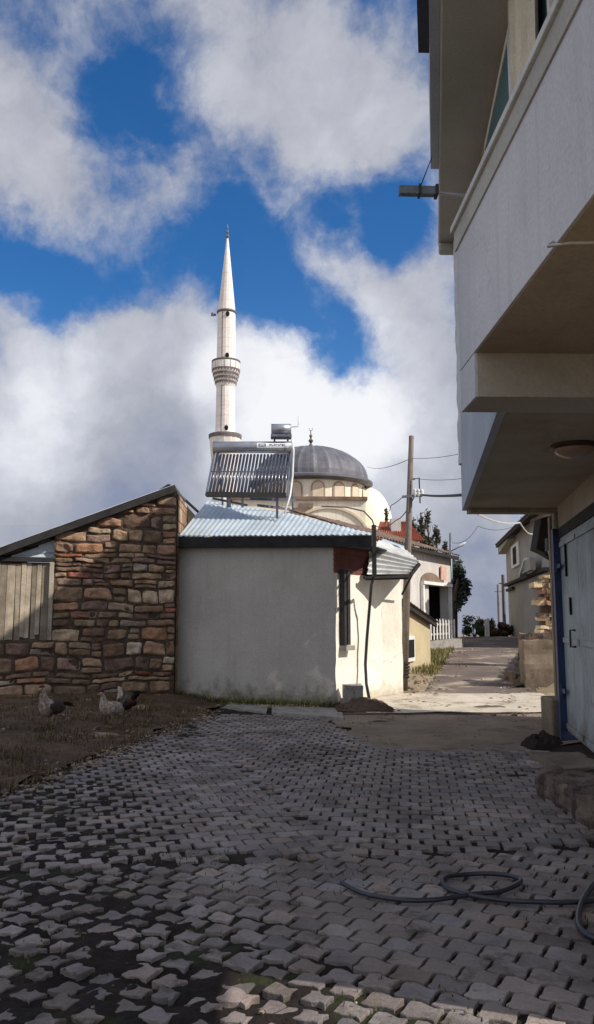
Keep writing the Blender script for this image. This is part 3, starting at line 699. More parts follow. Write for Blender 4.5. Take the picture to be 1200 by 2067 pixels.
for k in range(NT):
    f = (k+.5)/NT
    a = at(436+150*f, 918, HYT-.06); b = rb0.lerp(rb1, f*.98+.01)
    m = MB(); m.tube([a, b], .027, 10); m.build('tube', M['tube_glass'], sh, smooth=True)
m = MB(); m.beam(at(433, 915, HYT-.02), at(416, 1000, HYB+.03), .03, .04); m.beam(at(588, 912, HYT-.02), at(580, 1003, HYB+.03), .03, .04)
m.beam(at(427, 952, HYT-.30), at(585, 953, HYT-.30), .02, .02); m.build('side_frame', M['frame_steel'], sh)
for px in (462, 490, 560):
    m = MB(); top = at(px, 1001, HYB+.1); m.beam(top, Vector((top.x, top.y+.1, top.z-(.22 if px < 500 else .45))), .09 if px < 480 else .05, .05)
    m.build('leg', M['frame_steel'], sh)
m = MB(); m.beam(at(505, 1007, HYB+.3), at(596, 1010, HYB+.5), .04, .05); m.beam(at(520, 1020, HYB+.3), at(585, 1028, HYB+.5), .04, .05); m.beam(at(430, 1006, HYB+.3), at(500, 1020, HYB+.4), .04, .04)
m.beam(at(585, 915, HYT), at(592, 1032, HYT+1.0), .04, .04); m.beam(at(440, 915, HYT), at(450, 1018, HYT+1.0), .04, .04); m.build('rear_frame', M['frame_steel'], sh)
c0, c1 = at(548, 867, HYT), at(588, 867, HYT)
m = MB(); m.tube([c0, c1], .12, 24); m.build('header_tank', M['steel'], sh, smooth=True)
m = MB(); m.box((c0.x-.01, HYT-.16, c0.z-.185), (c1.x+.01, HYT+.14, c0.z-.13)); m.box((c0.x+.05, HYT-.05, c0.z-.27), (c0.x+.09, HYT+.05, c0.z-.18)); m.box((c1.x-.09, HYT-.05, c0.z-.27), (c1.x-.05, HYT+.05, c0.z-.18)); m.build('tank_bracket', M['frame_steel'], sh)
m = MB(); m.tube([at(590, 888, HYT-.2), at(593, 910, HYT-.2), at(591, 960, HYT-.3), at(586, 1000, HYT-.5), at(575, 1036, HYT-.7)], .022, 8); m.build('pipe', M['white_plastic'], sh, smooth=True)
m = MB(); m.tube([at(588, 862, HYT), at(601, 861, HYT), at(603, 858, HYT), at(603, 840, HYT)], .012, 6); m.build('vent_pipe', M['white_plastic'], sh, smooth=True)
# two thin branched stems on the roof edge
for k, px in enumerate((674, 690)):
    pass

# ---------------------------------------------------------------- mosque and minaret
MY = 56.
mc = at(628, 950, MY)
mq = thing('mosque', 'cream plastered village mosque with grey lead dome on a windowed drum', 'mosque', (mc.x, MY, .2))
ze = at(752, 978, MY).z; Re = at(752, 978, MY).x-mc.x
zt = at(628, 904, MY).z
prof = []
Rd = Re*.92
for k in range(13):
    a = math.pi/2*k/12; prof.append((Rd*math.cos(a)+.02, ze+.12+(zt-ze-.12)*math.sin(a)))
m = MB(); n = 48; m.lathe(mc, prof, n*2)
for i in range(len(m.t)):
    k = (1.25 if (i % (n*2)) % 4 == 0 else .95); m.t[i] = (k, k, k)
for i, p in enumerate(m.v):
    if (i % (n*2)) % 4 == 0:
        d = Vector((p.x-mc.x, p.y-mc.y, 0)); m.v[i] = p+d*.012+Vector((0, 0, .04))
m.build('dome', M['lead'], mq, smooth=False)
m = MB(); m.lathe(mc, [(Re*.90, ze-.28), (Re, ze-.12), (Re, ze+.02), (Rd+.03, ze+.16)], 64); m.build('cornice', M['lead'], mq, smooth=False)
Rr = Re*.87; zd = at(650, 1004, MY-Re).z
m = MB(); m.lathe(mc, [(Rr, zd-.3), (Rr, ze-.24)], 64); dru = m.build('drum', M['mosque'], mq, smooth=True)
for k in range(16):                                             # arched drum windows all the way round
    a = 2*math.pi*(k+.5)/16-.12
    ca, sa = math.cos(a), math.sin(a); tx, ty = -sa, ca
    def arch(w, h, rr, zb):
        pts = [(-w, 0), (w, 0)]+[(w*math.cos(t), h-w+w*math.sin(t)) for t in [math.pi*q/8 for q in range(9)]]
        return [Vector((mc.x+ca*rr+tx*p, mc.y+sa*rr+ty*p, zb+q)) for p, q in pts]
    zb = zd+.1; hh = (ze-.34-zb)
    fr = MB(); fr.extr(arch(.46, hh, Rr-.02, zb), (ca*.05, sa*.05, 0)); w_ = fr.build('window', M['reveal'], dru)
    pn = MB(); pn.extr(arch(.36, hh-.14, Rr+.031, zb+.04), (ca*.012, sa*.012, 0), (1, 1, 1)); pn.build('pane', M['relief'], w_)
m = MB(); m.lathe((mc.x, mc.y), [(.16, zt-.1), (.2, zt+.12), (.06, zt+.3), (.18, zt+.5), (.05, zt+.68), (.12, zt+.85), (.035, zt+1.0), (.03, zt+1.25)], 12)
for k in range(10):
    a0, a1_ = math.radians(-230+k*28), math.radians(-230+(k+1)*28)
    m.beam((mc.x+.12*math.cos(a0), mc.y, zt+1.33+.12*math.sin(a0)), (mc.x+.12*math.cos(a1_), mc.y, zt+1.33+.12*math.sin(a1_)), .03, .03, up=(0, 1, 0))
m.build('finial', M['minaret_dark'], mq, smooth=False)
# body below the drum
fy = MY-Re-.4
bl, br = mc.x-5.2, at(738, 1010, fy).x
zs_ = at(650, 1006, fy).z
m = MB(); m.box((bl, fy, -.5), (br, fy+10.5, zs_-.12)); bod = m.build('body', M['mosque'], mq)
m = MB(); m.box((bl-.15, fy-.18, zs_-.12), (br+.12, fy+10.7, zs_+.10)); m.build('ledge', M['ledge'], mq)
for s in range(3):                                              # stepped corner blocks
    x1 = at(632-s*12, 1015, fy).x; zz = at(620, 1016+s*9, fy).z
    m = MB(); m.box((x1-.9, fy-.16+.003*s, zz-.30), (x1, fy+.02, zz-.01)); m.build('step', M['ledge'], mq)
# big blind arch with its windows
ac = at(664, 1095, fy); ar = at(664, 1095, fy).z-at(664, 1022, fy).z; aw_ = (at(752, 1080, fy).x-at(590, 1080, fy).x)/2*1.05
azc = at(664, 1095, fy).z
def arcpts(kx, kz, y): return [Vector((ac.x+aw_*kx*math.cos(t), y, azc+abs(ar)*kz*-1*(-1)*math.sin(t)*1.0)) for t in [math.pi*q/28 for q in range(29)]]
ar = abs(at(664, 1022, fy).z-azc)
o_, i_ = arcpts(1.0, 1.0, fy-.16), arcpts(.955, .93, fy-.16)
m = MB()
for q in range(28): m.hexa([o_[q], o_[q+1], i_[q+1], i_[q]], [o_[q]+Vector((0, .158, 0)), o_[q+1]+Vector((0, .158, 0)), i_[q+1]+Vector((0, .158, 0)), i_[q]+Vector((0, .158, 0))])
m.build('arch_moulding', M['relief'], mq)
m = MB(); m.extr(arcpts(.955, .93, fy-.06), (0, .05, 0)); m.build('arch_panel', M['mosque'], mq)
for px, py, wpx in ((680, 1049, 15), (728, 1064, 14), (632, 1056, 13)):
    c = at(px, py, fy-.1); w = wpx*fy/F
    pts = [Vector((c.x+w*math.cos(t), fy-.10, c.z-w*.95+w*.95*math.sin(t))) for t in [math.pi*q/10 for q in range(11)]]
    m = MB(); m.extr([pts[0]+Vector((0, 0, -1.5))]+pts+[pts[-1]+Vector((0, 0, -1.5))], (0, .035, 0)); w_ = m.build('window', M['ledge'], mq)
    pts = [Vector((c.x+w*.72*math.cos(t), fy-.115, c.z-w*.95+w*.6*math.sin(t))) for t in [math.pi*q/10 for q in range(11)]]
    m = MB(); m.extr([pts[0]+Vector((0, 0, -1.4))]+pts+[pts[-1]+Vector((0, 0, -1.4))], (0, .01, 0)); m.build('pane', M['opening'], w_)
# side half dome
hx = at(742, 1060, MY).x; hr = at(793, 1060, MY).x-hx; hzb = at(760, 1068, MY).z; hzt = at(742, 984, MY).z
prof = [(hr*math.cos(math.pi/2*k/12), hzb+(hzt-hzb)*math.sin(math.pi/2*k/12)) for k in range(13)]
m = MB(); m.lathe((hx, MY), prof, 48); m.build('half_dome', M['half_dome'], mq, smooth=True)
m = MB(); m.lathe((hx, MY), [(hr*.98, -.5), (hr*.98, hzb-.22), (hr*1.03, hzb-.18), (hr*1.03, hzb-.02), (hr*.9, hzb)], 48); m.build('apse', M['mosque'], mq, smooth=False)

NY = 60.
na = at(455, 880, NY)
mn = thing('minaret', 'tall slender white minaret with one balcony and pointed spire', 'minaret', (na.x, NY, .2))
def zz(py): return at(456, py, NY).z
pxm = NY/F
S = 1.0
shaft = MB()
shaft.lathe(na, [(20.5*pxm, zz(884)), (19.3*pxm, zz(780))], 16)
shaft.lathe(na, [(19.6*pxm, zz(735)), (18.6*pxm, zz(633))], 16); sf = shaft.build('shaft', M['minaret'], mn, smooth=False)
m = MB(); m.lathe(na, [(26*pxm, -.5), (26*pxm, zz(1000)), (27*pxm, zz(940)), (31*pxm, zz(900)), (33*pxm, zz(882)), (33*pxm, zz(878)), (21*pxm, zz(876))], 16); m.build('pedestal', M['minaret'], mn)
m = MB(); m.lathe(na, [(33.4*pxm, zz(886)), (34*pxm, zz(882)), (34*pxm, zz(878.5)), (32*pxm, zz(877.5))], 32); m.build('pedestal_rim', M['minaret_dark'], mn)
b = MB()
b.lathe(na, [(19.4*pxm, zz(782)), (21.5*pxm, zz(776)), (21.8*pxm, zz(772)), (23.5*pxm, zz(768)), (23.8*pxm, zz(764)), (26*pxm, zz(760)), (26.2*pxm, zz(756)), (28.5*pxm, zz(752)), (29*pxm, zz(748)), (29*pxm, zz(731)), (26.5*pxm, zz(731)), (26.5*pxm, zz(740)), (19*pxm, zz(741))], 32)
bal = b.build('balcony', M['minaret'], mn, smooth=False)
m = MB()
for r_, py in ((22.4, 774.5), (24.7, 766.5), (27.0, 758.5), (29.2, 750)):
    vs = []; n_ = 52
    for k in range(n_):
        a = 2*math.pi*(k+(.5 if int(py) % 2 else 0))/n_; ca, sa = math.cos(a), math.sin(a); rr = (r_+.25)*pxm; zc = zz(py)
        vs += [(na.x+ca*rr, na.y+sa*rr, zc+.10), (na.x+ca*rr, na.y+sa*rr, zc-(.14 if k % 2 else -.02))]
    m.add(vs, [(2*k, 2*k+1, (2*k+3) % (2*n_), (2*k+2) % (2*n_)) for k in range(n_)])
m.build('stalactite_corbels', M['minaret_dark'], bal)
m = MB(); m.lathe(na, [(29.0*pxm, zz(733.5)), (30*pxm, zz(732)), (30*pxm, zz(730)), (28*pxm, zz(730))], 32); m.build('balcony_rim', M['minaret_dark'], bal)
m = MB()
for k in range(16):
    a = 2*math.pi*k/16; ca, sa = math.cos(a), math.sin(a)
    m.beam((na.x+ca*29.1*pxm, na.y+sa*29.1*pxm, zz(747)), (na.x+ca*29.1*pxm, na.y+sa*29.1*pxm, zz(734)), .05, .05)
m.build('balustrade_rib', M['coping'], bal)
sp = at(462, 478, NY)
m = MB(); m.lathe(na, [(18.4*pxm, zz(630)), (2.0*pxm, zz(480))], 16); m.build('spire', M['minaret'], mn, smooth=False)
m = MB(); m.lathe(na, [(18.8*pxm, zz(634)), (20.6*pxm, zz(632)), (20.6*pxm, zz(629.5)), (18*pxm, zz(629))], 32); m.build('spire_ring', M['minaret_dark'], mn)
z0 = zz(481); m = MB(); m.lathe(na, [(.07, z0-.05), (.16, z0+.15), (.05, z0+.32), (.13, z0+.5), (.04, z0+.66), (.09, z0+.8), (.03, z0+.92), (.02, z0+1.15)], 10); m.build('finial', M['frame_steel'], mn)
for py, rr in ((640, 18.8), (723, 19.6), (868, 20.4)):
    m = MB(); c = Vector((na.x+.12, na.y-rr*pxm*.985, zz(py))); m.extr([c+Vector((.15*math.cos(t), 0, .2*math.sin(t))) for t in [2*math.pi*q/12 for q in range(12)]], (0, -.05, 0)); m.build('loophole', M['opening'], sf)
m = MB(); c = Vector((na.x-.80, na.y-.1, zz(637))); m.tube([c, c+Vector((-.3, -.15, 0))], [.06, .17], 10); m.build('loudspeaker', M['minaret_dark'], mn)
m = MB(); lx = -math.sin(.25); m.tube([Vector((na.x-.27, na.y-20.6*pxm*.96, zz(880))), Vector((na.x-.27, na.y-20.0*pxm*.96, zz(782)))], .025, 5); m.tube([Vector((na.x-.27, na.y-19.9*pxm*.96, zz(731))), Vector((na.x-.27, na.y-18.9*pxm*.96, zz(634)))], .025, 5); m.build('lightning_cable', M['cable'], mn)

# ---------------------------------------------------------------- village houses up the road
def tiled(m, p00, p10, p01, p11, nu, nv, amp=.03):
    """tile sheet: eave p00-p10, ridge p01-p11"""
    def fn(u, v):
        p = p00.lerp(p10, u).lerp(p01.lerp(p11, u), v); return p+Vector((0, 0, amp*math.cos(u*nu*2*math.pi)+amp*.8*((v*nv) % 1.)*-1))
    b = len(m.v); m.grid(fn, nu*4, nv*3)
    for i in range(b, len(m.t)): k = R.uniform(.7, 1.25); m.t[i] = (k, k, k)
vh = thing('village_house', 'white plastered house with arched porch behind the picket fence', 'house', (6, 31, .5))
v0, v1 = at(742, 1100, 26), at(909, 1118, 33.5); ez = at(909, 1122, 33.5).z
w0, w1 = Vector((v0.x, 26, 0)), Vector((v1.x, 33.5, 0))
wdir = (w1-w0).normalized(); wnor = Vector((wdir.y, -wdir.x, 0))
back = -wnor*5.5
def W(s, z, off=0): p = w0+wdir*s+wnor*off; return Vector((p.x, p.y, z))
Ln = (w1-w0).length
def onwall(px, py):                                             # place on the wall plane seen at a picture point
    d = ray(px, py); t = ((w0-Vector((0, 0, EYE))).dot(wnor))/(d.dot(wnor)); p = Vector((0, 0, EYE))+d*t
    return (p-w0).dot(wdir), p.z
sA, zA = onwall(851, 1160); sB, zB = onwall(907, 1190); s0p, zt_p = onwall(852, 1186); 
s1d, zd1 = onwall(868, 1184); s2d, zd2 = onwall(892, 1250)
aL, aT = onwall(848, 1195)[0], onwall(868, 1156)[1]; aR = onwall(884, 1195)[0]
zg = .35
# wall with a real porch opening: pieces left, above, right
ptop = onwall(885, 1183)[1]; pL = onwall(866, 1200)[0]; pR = onwall(904, 1200)[0]
m = MB()
m.extr([W(0, zg-.6), W(pL, zg-.6), W(pL, ez), W(0, ez)], back*.06)
m.extr([W(pL, ptop), W(pR, ptop), W(pR, ez), W(pL, ez)], back*.06)
m.extr([W(pR, zg-.6), W(Ln, zg-.6), W(Ln, ez), W(pR, ez)], back*.06)
m.extr([W(Ln, zg-.6, -.33), W(Ln, zg-.6, -5), W(Ln, ez, -5), W(Ln, ez, -.33)], -wdir*.3)
m.extr([W(0, zg-.6, -.33), W(0, zg-.6, -5), W(0, ez+1, -5), W(0, ez, -.33)], wdir*.3)
m.build('wall', M['house_white'], vh)
m = MB(); m.extr([W(pL-.3, zg-.6, -2.4), W(Ln-.36, zg-.6, -2.4), W(Ln-.36, ez, -2.4), W(pL-.3, ez, -2.4)], -wnor*.1); m.extr([W(Ln-.34, zg-.6, -.34), W(Ln-.34, zg-.6, -2.4), W(Ln-.34, ez, -2.4), W(Ln-.34, ez, -.34)], wdir*.02); m.extr([W(pL-.02, zg-.6, -.34), W(pL-.02, zg-.6, -2.4), W(pL-.02, ez, -2.4), W(pL-.02, ez, -.34)], -wdir*.02); m.extr([W(pL-.3, ptop+.05, -.34), W(Ln-.36, ptop+.05, -.34), W(Ln-.36, ptop+.05, -2.4), W(pL-.3, ptop+.05, -2.4)], (0, 0, .05)); m.build('porch_recess', M['opening'], vh)  # near-black lining, the porch's inner shade put into its colour
m = MB(); m.extr([W(pL+.15, zg-.5, -2.3), W(pL+.8, zg-.5, -2.3), W(pL+.8, zg+2.0, -2.3), W(pL+.15, zg+2.0, -2.3)], wnor*.05); m.build('door', M['cabinet'], vh)
m = MB()
for s_ in (aL, pR-.02): m.extr([W(s_, zg-.6, .02), W(s_+.16, zg-.6, .02), W(s_+.16, ptop, .02), W(s_, ptop, .02)], wnor*.12)
m.extr([W(aL, ptop, .02), W(pR+.16, ptop, .02), W(pR+.16, ptop+.12, .02), W(aL, ptop+.12, .02)], wnor*.16); m.build('porch_frame', M['white_paint'], vh)
# arch relief (dark niche over the porch)
amid = (aL+aR)/2+.1; aw2 = (aR-aL)/2*1.05
pts = [W(amid+aw2*math.cos(t), ptop+.13+(aT-ptop-.13)*math.sin(t), .03) for t in [math.pi*q/14 for q in range(15)]]
m = MB(); m.extr(pts, wnor*.03); m.build('arch_niche', M['ledge'], vh)
m = MB(); pc = onwall(891, 1157); m.extr([W(pc[0]-.32, pc[1]-.28, .065), W(pc[0]+.34, pc[1]-.28, .065), W(pc[0]+.36, pc[1]+.28, .065), W(pc[0]-.28, pc[1]+.28, .065)], wnor*.04); m.build('plaque', M['pink'], vh)
m = MB(); tiled(m, W(-.2, ez+.02, .35), W(Ln+.3, ez+.02, .35), W(-.2, ez+1.2, -3.2), W(Ln+.3, ez+1.2, -3.2), 34, 10); m.build('roof', M['tile_brown'], vh)
m = MB(); m.extr([W(-.2, ez-.16, .3), W(Ln+.25, ez-.16, .3), W(Ln+.25, ez-.03, .3), W(-.2, ez-.03, .3)], -wnor*.1); m.extr([W(-.2, ez-.05, .2), W(Ln+.25, ez-.05, .2), W(Ln+.25, ez-.05, -.3), W(-.2, ez-.05, -.3)], (0, 0, .03)); m.build('eave', M['dark_wood'], vh)
# lower sheet-roof annex of that house between the awning and the big pole
m = MB(); q = [at(764, 1098, 21.5), at(812, 1112, 22.5), at(818, 1103, 24.5), at(775, 1088, 24.5)]
m.grid(lambda u, v: q[0].lerp(q[1], u).lerp(q[3].lerp(q[2], u), v)+Vector((0, 0, .02*math.cos(u*16*2*math.pi))), 64, 4); 
an = thing('annex', 'low annex with pale sheet roof between awning and wooden pole', 'annex', (q[0].x+.5, 22, .2))
m.build('roof', M['zinc'], an, smooth=True)
m = MB(); m.extr([(q[0].x, 21.7, 0), (q[1].x-.06, 22.6, 0), (q[1].x-.06, 22.6, q[1].z-.06), (q[0].x, 21.7, q[0].z-.06)], (-.5, 2.2, 0)); m.build('wall', M['house_white'], an)

# red roofed house further back
ry = 40.
r0, r1 = at(762, 1078, ry), at(826, 1083, ry)
rh = thing('red_roof_house', 'house with orange red tiled roof seen behind the wooden pole', 'house', (r0.x+1, ry, .5))
m = MB(); m.box((r0.x-.3, ry, -.5), (r1.x+.5, ry+5, r0.z-.3)); m.build('wall', M['mosque'], rh)
m = MB(); zt2 = at(790, 1052, ry+2.5).z
tiled(m, Vector((r0.x-.2, ry-.4, r0.z-.35)), Vector((r1.x+.7, ry-.4, r0.z-.35)), Vector((r0.x+.5, ry+2.6, zt2)), Vector((r1.x+.4, ry+2.6, zt2)), 22, 9, .05); m.build('roof', M['tile'], rh)
m = MB(); m.box((at(800, 1060, ry+1).x-.25, ry+1, r0.z), (at(800, 1060, ry+1).x+.25, ry+1.5, at(800, 1046, ry+1).z)); m.build('chimney', M['house_white'], rh)

# small ochre shed by the pole
os_ = thing('ochre_shed', 'small ochre shed with brown tiled eave behind the wooden pole', 'shed', (3.7, 21, .2))
o0, o1 = at(806, 1300, 19.6), at(869, 1300, 22.6)
p0, p1 = Vector((o0.x, 19.6, 0)), Vector((o1.x, 22.6, 0)); od = (p1-p0).normalized(); on = Vector((od.y, -od.x, 0)); OL = (p1-p0).length
def OW(s, z, off=0): p = p0+od*s+on*off; return Vector((p.x, p.y, z))
zo0, zo1 = at(815, 1212, 19.8).z, at(869, 1250, 22.6).z
m = MB(); m.extr([OW(0, -.2), OW(OL, -.2), OW(OL, zo1), OW(0, zo0)], -on*2.2); m.build('wall', M['ochre'], os_)
m = MB(); tiled(m, OW(-.1, zo0+.03, .18), OW(-.1, zo0+.15, -2.3), OW(OL+.35, zo1-.10, .18), OW(OL+.35, zo1+.05, -2.3), 10, 12, .03); m.build('roof', M['tile_brown'], os_)
m = MB(); m.beam(OW(-.1, zo0-.06, .1), OW(OL+.3, zo1-.17, .1), .07, .09); m.build('eave', M['dark_wood'], os_)
def onshed(px, py):
    d = ray(px, py); t = ((p0-Vector((0, 0, EYE))).dot(on))/(d.dot(on)); p = Vector((0, 0, EYE))+d*t; return (p-p0).dot(od), p.z
a_, b_ = onshed(822, 1336), onshed(834, 1284)
m = MB(); m.extr([OW(a_[0]-.3, a_[1], .002), OW(b_[0], a_[1], .002), OW(b_[0], b_[1], .002), OW(a_[0]-.3, b_[1], .002)], on*.05); wd_ = m.build('window', M['white_paint'], os_)
m = MB(); m.extr([OW(a_[0]-.22, a_[1]+.1, .055), OW(b_[0]-.12, a_[1]+.1, .055), OW(b_[0]-.12, b_[1]-.08, .055), OW(a_[0]-.22, b_[1]-.08, .055)], on*.01); m.build('pane', M['opening'], wd_)

# picket fence
fn0, fn1 = at(869, 1292, 28.5), at(917, 1288, 31.5)
pf_ = thing('picket_fence', 'white picket fence in front of the arched porch', 'fence', (fn0.x, 29, .5))
NP = 9
for k in range(NP):
    t = k/(NP-1); b = fn0.lerp(fn1, t); h = at(890, 1250, 30).z-at(890, 1291, 30).z
    m = MB(); w = .05; d = (fn1-fn0).normalized()*w; th = Vector((.03, -.03, 0))
    hh = h*R.uniform(.92, 1.05)
    m.extr([b-d, b+d, b+d+Vector((0, 0, hh-.07)), b+Vector((0, 0, hh)), b-d+Vector((0, 0, hh-.07))], th); m.build('picket', M['white_paint'], pf_)
for f in (.25, .72):
    m = MB(); m.beam(fn0+Vector((-.03, .05, h*f)), fn1+Vector((-.03, .05, h*f)), .03, .07); m.build('rail', M['white_paint'], pf_)
m = MB(); m.beam(fn0+Vector((-.25, -.1, -.25)), fn1+Vector((.25, -.05, -.2)), .25, .4); tag(m.build('kerb_wall', M['slab_concrete']), 'low concrete kerb under the white picket fence', 'kerb')

# house at the top right of the road
far = thing('grey_house', 'two storey grey beige house at the top of the road', 'house', (12, 38, .6))
g0, g1 = at(1029, 1280, 45), at(1118, 1280, 30)
g0, g1 = Vector((g0.x, 45, 0)), Vector((g1.x, 30, 0)); gd = (g1-g0).normalized(); gn = Vector((gd.y, -gd.x, 0)); GL = (g1-g0).length
if gn.x > 0: gn = -gn
def GW(s, z, off=0): p = g0+gd*s+gn*off; return Vector((p.x, p.y, z))
def onfar(px, py):
    d = ray(px, py); t = ((g0-Vector((0, 0, EYE))).dot(gn))/(d.dot(gn)); p = Vector((0, 0, EYE))+d*t; return (p-g0).dot(gd), p.z
zmid = onfar(1035, 1180)[1]; ztop = onfar(1035, 1088)[1]
m = MB(); m.extr([GW(0, -.5), GW(GL, -.5), GW(GL, zmid), GW(0, zmid)], -gn*8)
m.build('lower_wall', M['house_grey'], far)
m = MB(); m.extr([GW(.0, zmid+.12, .05), GW(GL, zmid+.12, .05), GW(GL, ztop, .05), GW(.0, ztop, .05)], -gn*8); m.build('upper_wall', M['house_grey'], far)
m = MB(); m.extr([GW(-.05, zmid-.02, .25), GW(GL, zmid-.02, .25), GW(GL, zmid+.11, .25), GW(-.05, zmid+.11, .25)], -gn*.4); m.build('string_course', M['dark_wood'], far)
m = MB(); m.extr([GW(.1, zmid-.3, .14), GW(3.4, zmid-.3, .14), GW(3.4, zmid-.16, .14), GW(.1, zmid-.16, .14)], -gn*.13); m.build('lower_moulding', M['dark_wood'], far)
ob0 = onfar(1032, 1112)[1]
m = MB(); m.extr([GW(-.2, ob0, .45), GW(5, ob0+.35, .45), GW(5, ztop, .45), GW(-.2, ztop, .45)], -gn*.39); m.build('upper_overhang', M['house_grey'], far)
wl_, wr_ = onfar(1036, 1104), onfar(1053, 1140)
m = MB(); 
d_ = ray(1036, 1104)
m.extr([GW(wl_[0], wr_[1], .06), GW(wr_[0], wr_[1], .06), GW(wr_[0], wl_[1], .06), GW(wl_[0], wl_[1], .06)], gn*.06); wf = m.build('window', M['white_paint'], far)
sp_ = wr_[0]-wl_[0]; zp_ = wl_[1]-wr_[1]
m = MB(); m.extr([GW(wl_[0]+sp_*.3, wr_[1]+zp_*.12, .125), GW(wr_[0]-sp_*.28, wr_[1]+zp_*.12, .125), GW(wr_[0]-sp_*.28, wl_[1]-zp_*.14, .125), GW(wl_[0]+sp_*.3, wl_[1]-zp_*.14, .125)], gn*.02); m.build('pane', M['opening'], wf)
m = MB(); tiled(m, GW(-.4, ztop, .6), GW(GL+1, ztop, .6), GW(1.5, ztop+1.5, -4), GW(GL+1, ztop+1.5, -4), 44, 12, .04); m.build('roof', M['tile_brown'], far)
m = MB(); m.extr([GW(-.35, ztop-.16, .56), GW(GL+1, ztop-.16, .56), GW(GL+1, ztop-.03, .56), GW(-.35, ztop-.03, .56)], -gn*.1); m.build('eave', M['dark_wood'], far)
for px, py in ((1071, 1046), (1052, 1056)):
    s_, z_ = onfar(px, py); m = MB(); c = GW(s_, 0, -.2); m.box((c.x-.18, c.y-.18, ztop), (c.x+.18, c.y+.18, ztop+1.15 if px > 1060 else ztop+.7)); m.build('chimney', M['white_paint'], far)
# outside stair balustrade
sb0, sb1 = onfar(1074, 1165), onfar(1122, 1118)
m = MB(); m.extr([GW(sb0[0], zmid+.12, .5), GW(sb0[0]+3.5, zmid+.12, .5), GW(sb0[0]+3.5, sb0[1]+.6, .5), GW(sb0[0]+2., sb0[1]+.6, .5), GW(sb0[0], sb0[1], .5)], -gn*.2); m.build('stair_parapet', M['house_grey'], far)
m = MB(); m.beam(GW(sb0[0], sb0[1]+.05, .4), GW(sb0[0]+2., sb0[1]+.65, .4), .3, .09); m.build('stair_coping', M['white_paint'], far)

# broken masonry wall below it and retaining wall of the terrace
rw = MB()
z = .9
ry0 = 22.
xa, xb = at(1092, 1250, ry0).x, at(1150, 1250, ry0).x
row = 0
while z < at(1100, 1165, ry0).z:
    h = R.uniform(.07, .15); x = xa+R.uniform(-.12, .22)+(.25*math.sin(z*2.2)+.1)*(.7 if z > 1.6 else .1)
    while x < xb:
        w = R.uniform(.09, .3)
        if not (1.35 < z < 1.9 and R.random() < .45):
            k = R.uniform(.7, 1.7); p = R.choice([(.26, .19, .12), (.36, .28, .19), (.27, .16, .12), (.44, .36, .27), (.2, .15, .1)])
            o_ = R.uniform(-.12, .12)
            rough_block(rw, x+.005, x+w-.005, ry0-.1+o_, ry0+.35, z, z+h*R.uniform(.8, 1.1), .035, 4, R.uniform(0, 50), tuple(c*k for c in p))
        x += w
    z += h
rw.box((xa+.12, ry0+.06, .6), (xb, ry0+.5, at(1100, 1165, ry0).z-.25), (.12, .09, .07)); o = rw.build('rubble_wall', M['stone'], smooth=True); tag(o, 'crumbling rubble stone wall on the terrace, partly in sun', 'wall')
m = MB(); tx0, tx1 = at(1058, 1350, 17).x, 7.5
tz = at(1090, 1292, 17).z
def rwf(u, v): x = tx0+(tx1-tx0)*u; return (x+.03*fbm(u*3, v*4), 16.95+.03*fbm(x*2, v*3), -.1+(tz+.1+.03*fbm(x*3, 1))*v)
m.grid(rwf, 24, 12); m.grid(lambda u, v: (tx0+(tx1-tx0)*u, 16.95+.35*v, tz+.03*fbm((tx0+(tx1-tx0)*u)*3, 1)), 24, 2); m.grid(lambda u, v: (tx0+.03*fbm(0, v*4), 17.3-.35*u, -.1+(tz+.1)*v), 3, 12)
tag(m.build('retaining_wall', M['concrete']), 'low brown concrete retaining wall right of the road', 'wall')
def bank_block(px, py, Y, sx, sz, lab, seed):
    c = at(px, py, Y); m = MB(); rough_block(m, c.x-sx, c.x+sx, Y-.3, Y+.5, gz(c.x, Y)-.1, c.z+sz, .07, 7, seed)
    tag(m.build('bank_stone', M['block'], smooth=True), lab, 'stone', 'stones on the earth bank')
struct(band(17.0, 27, 70, lambda y: xroad_r(y)-.35+.15*fbm(y*1.1, 2), lambda y: xroad_r(y)+1.1, 24,
            lambda x, y: gz(x, y)+.03+.75*sstep(-.35, .25, x-xroad_r(y))*(1-sstep(.1, .8, x-xroad_r(y)))*sstep(17, 17.6, y)*(1-sstep(22, 27, y))*(.75+.5*fbm(x*1.5, y*.9))+.07*fbm(x*3, y*3)).build('bank', M['bank'], smooth=True))
bank_block(1110, 1284, 17.6, .55, .05, 'flat broken slab lying on top of the retaining wall', 14)
bank_block(1046, 1360, 18.2, .16, .02, 'dark stone stuck in the earth bank by the wall end', 21)

# ---------------------------------------------------------------- trees and bushes
def foliage(name, ells, n, size, cols, seed, thin=0):
    r = random.Random(seed); m = MB()
    tot = sum(e[1][0]*e[1][1]*e[1][2] for e in ells)
    for c, rad in ells:
        k = max(30, int(n*rad[0]*rad[1]*rad[2]/tot))
        for _ in range(k):
            while True:
                d = Vector((r.uniform(-1, 1), r.uniform(-1, 1), r.uniform(-1, 1)))
                if d.length < 1: break
            if d.length < .35 and r.random() < .5: d = d.normalized()*r.uniform(.5, 1)
            p = Vector(c)+Vector((d.x*rad[0], d.y*rad[1], d.z*rad[2]))
            if noise.noise(p*1.1+Vector((seed, 0, 0))) < -.28: continue
            a = Vector((r.gauss(0, 1), r.gauss(0, 1), r.gauss(0, 1))).normalized(); b = a.orthogonal().normalized()
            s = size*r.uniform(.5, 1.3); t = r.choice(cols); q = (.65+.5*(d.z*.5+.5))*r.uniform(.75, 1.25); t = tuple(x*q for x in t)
            m.add([p-a*s, p+b*s*.5, p+a*s, p-b*s*.5], [(0, 1, 2, 3)], t)
    return m
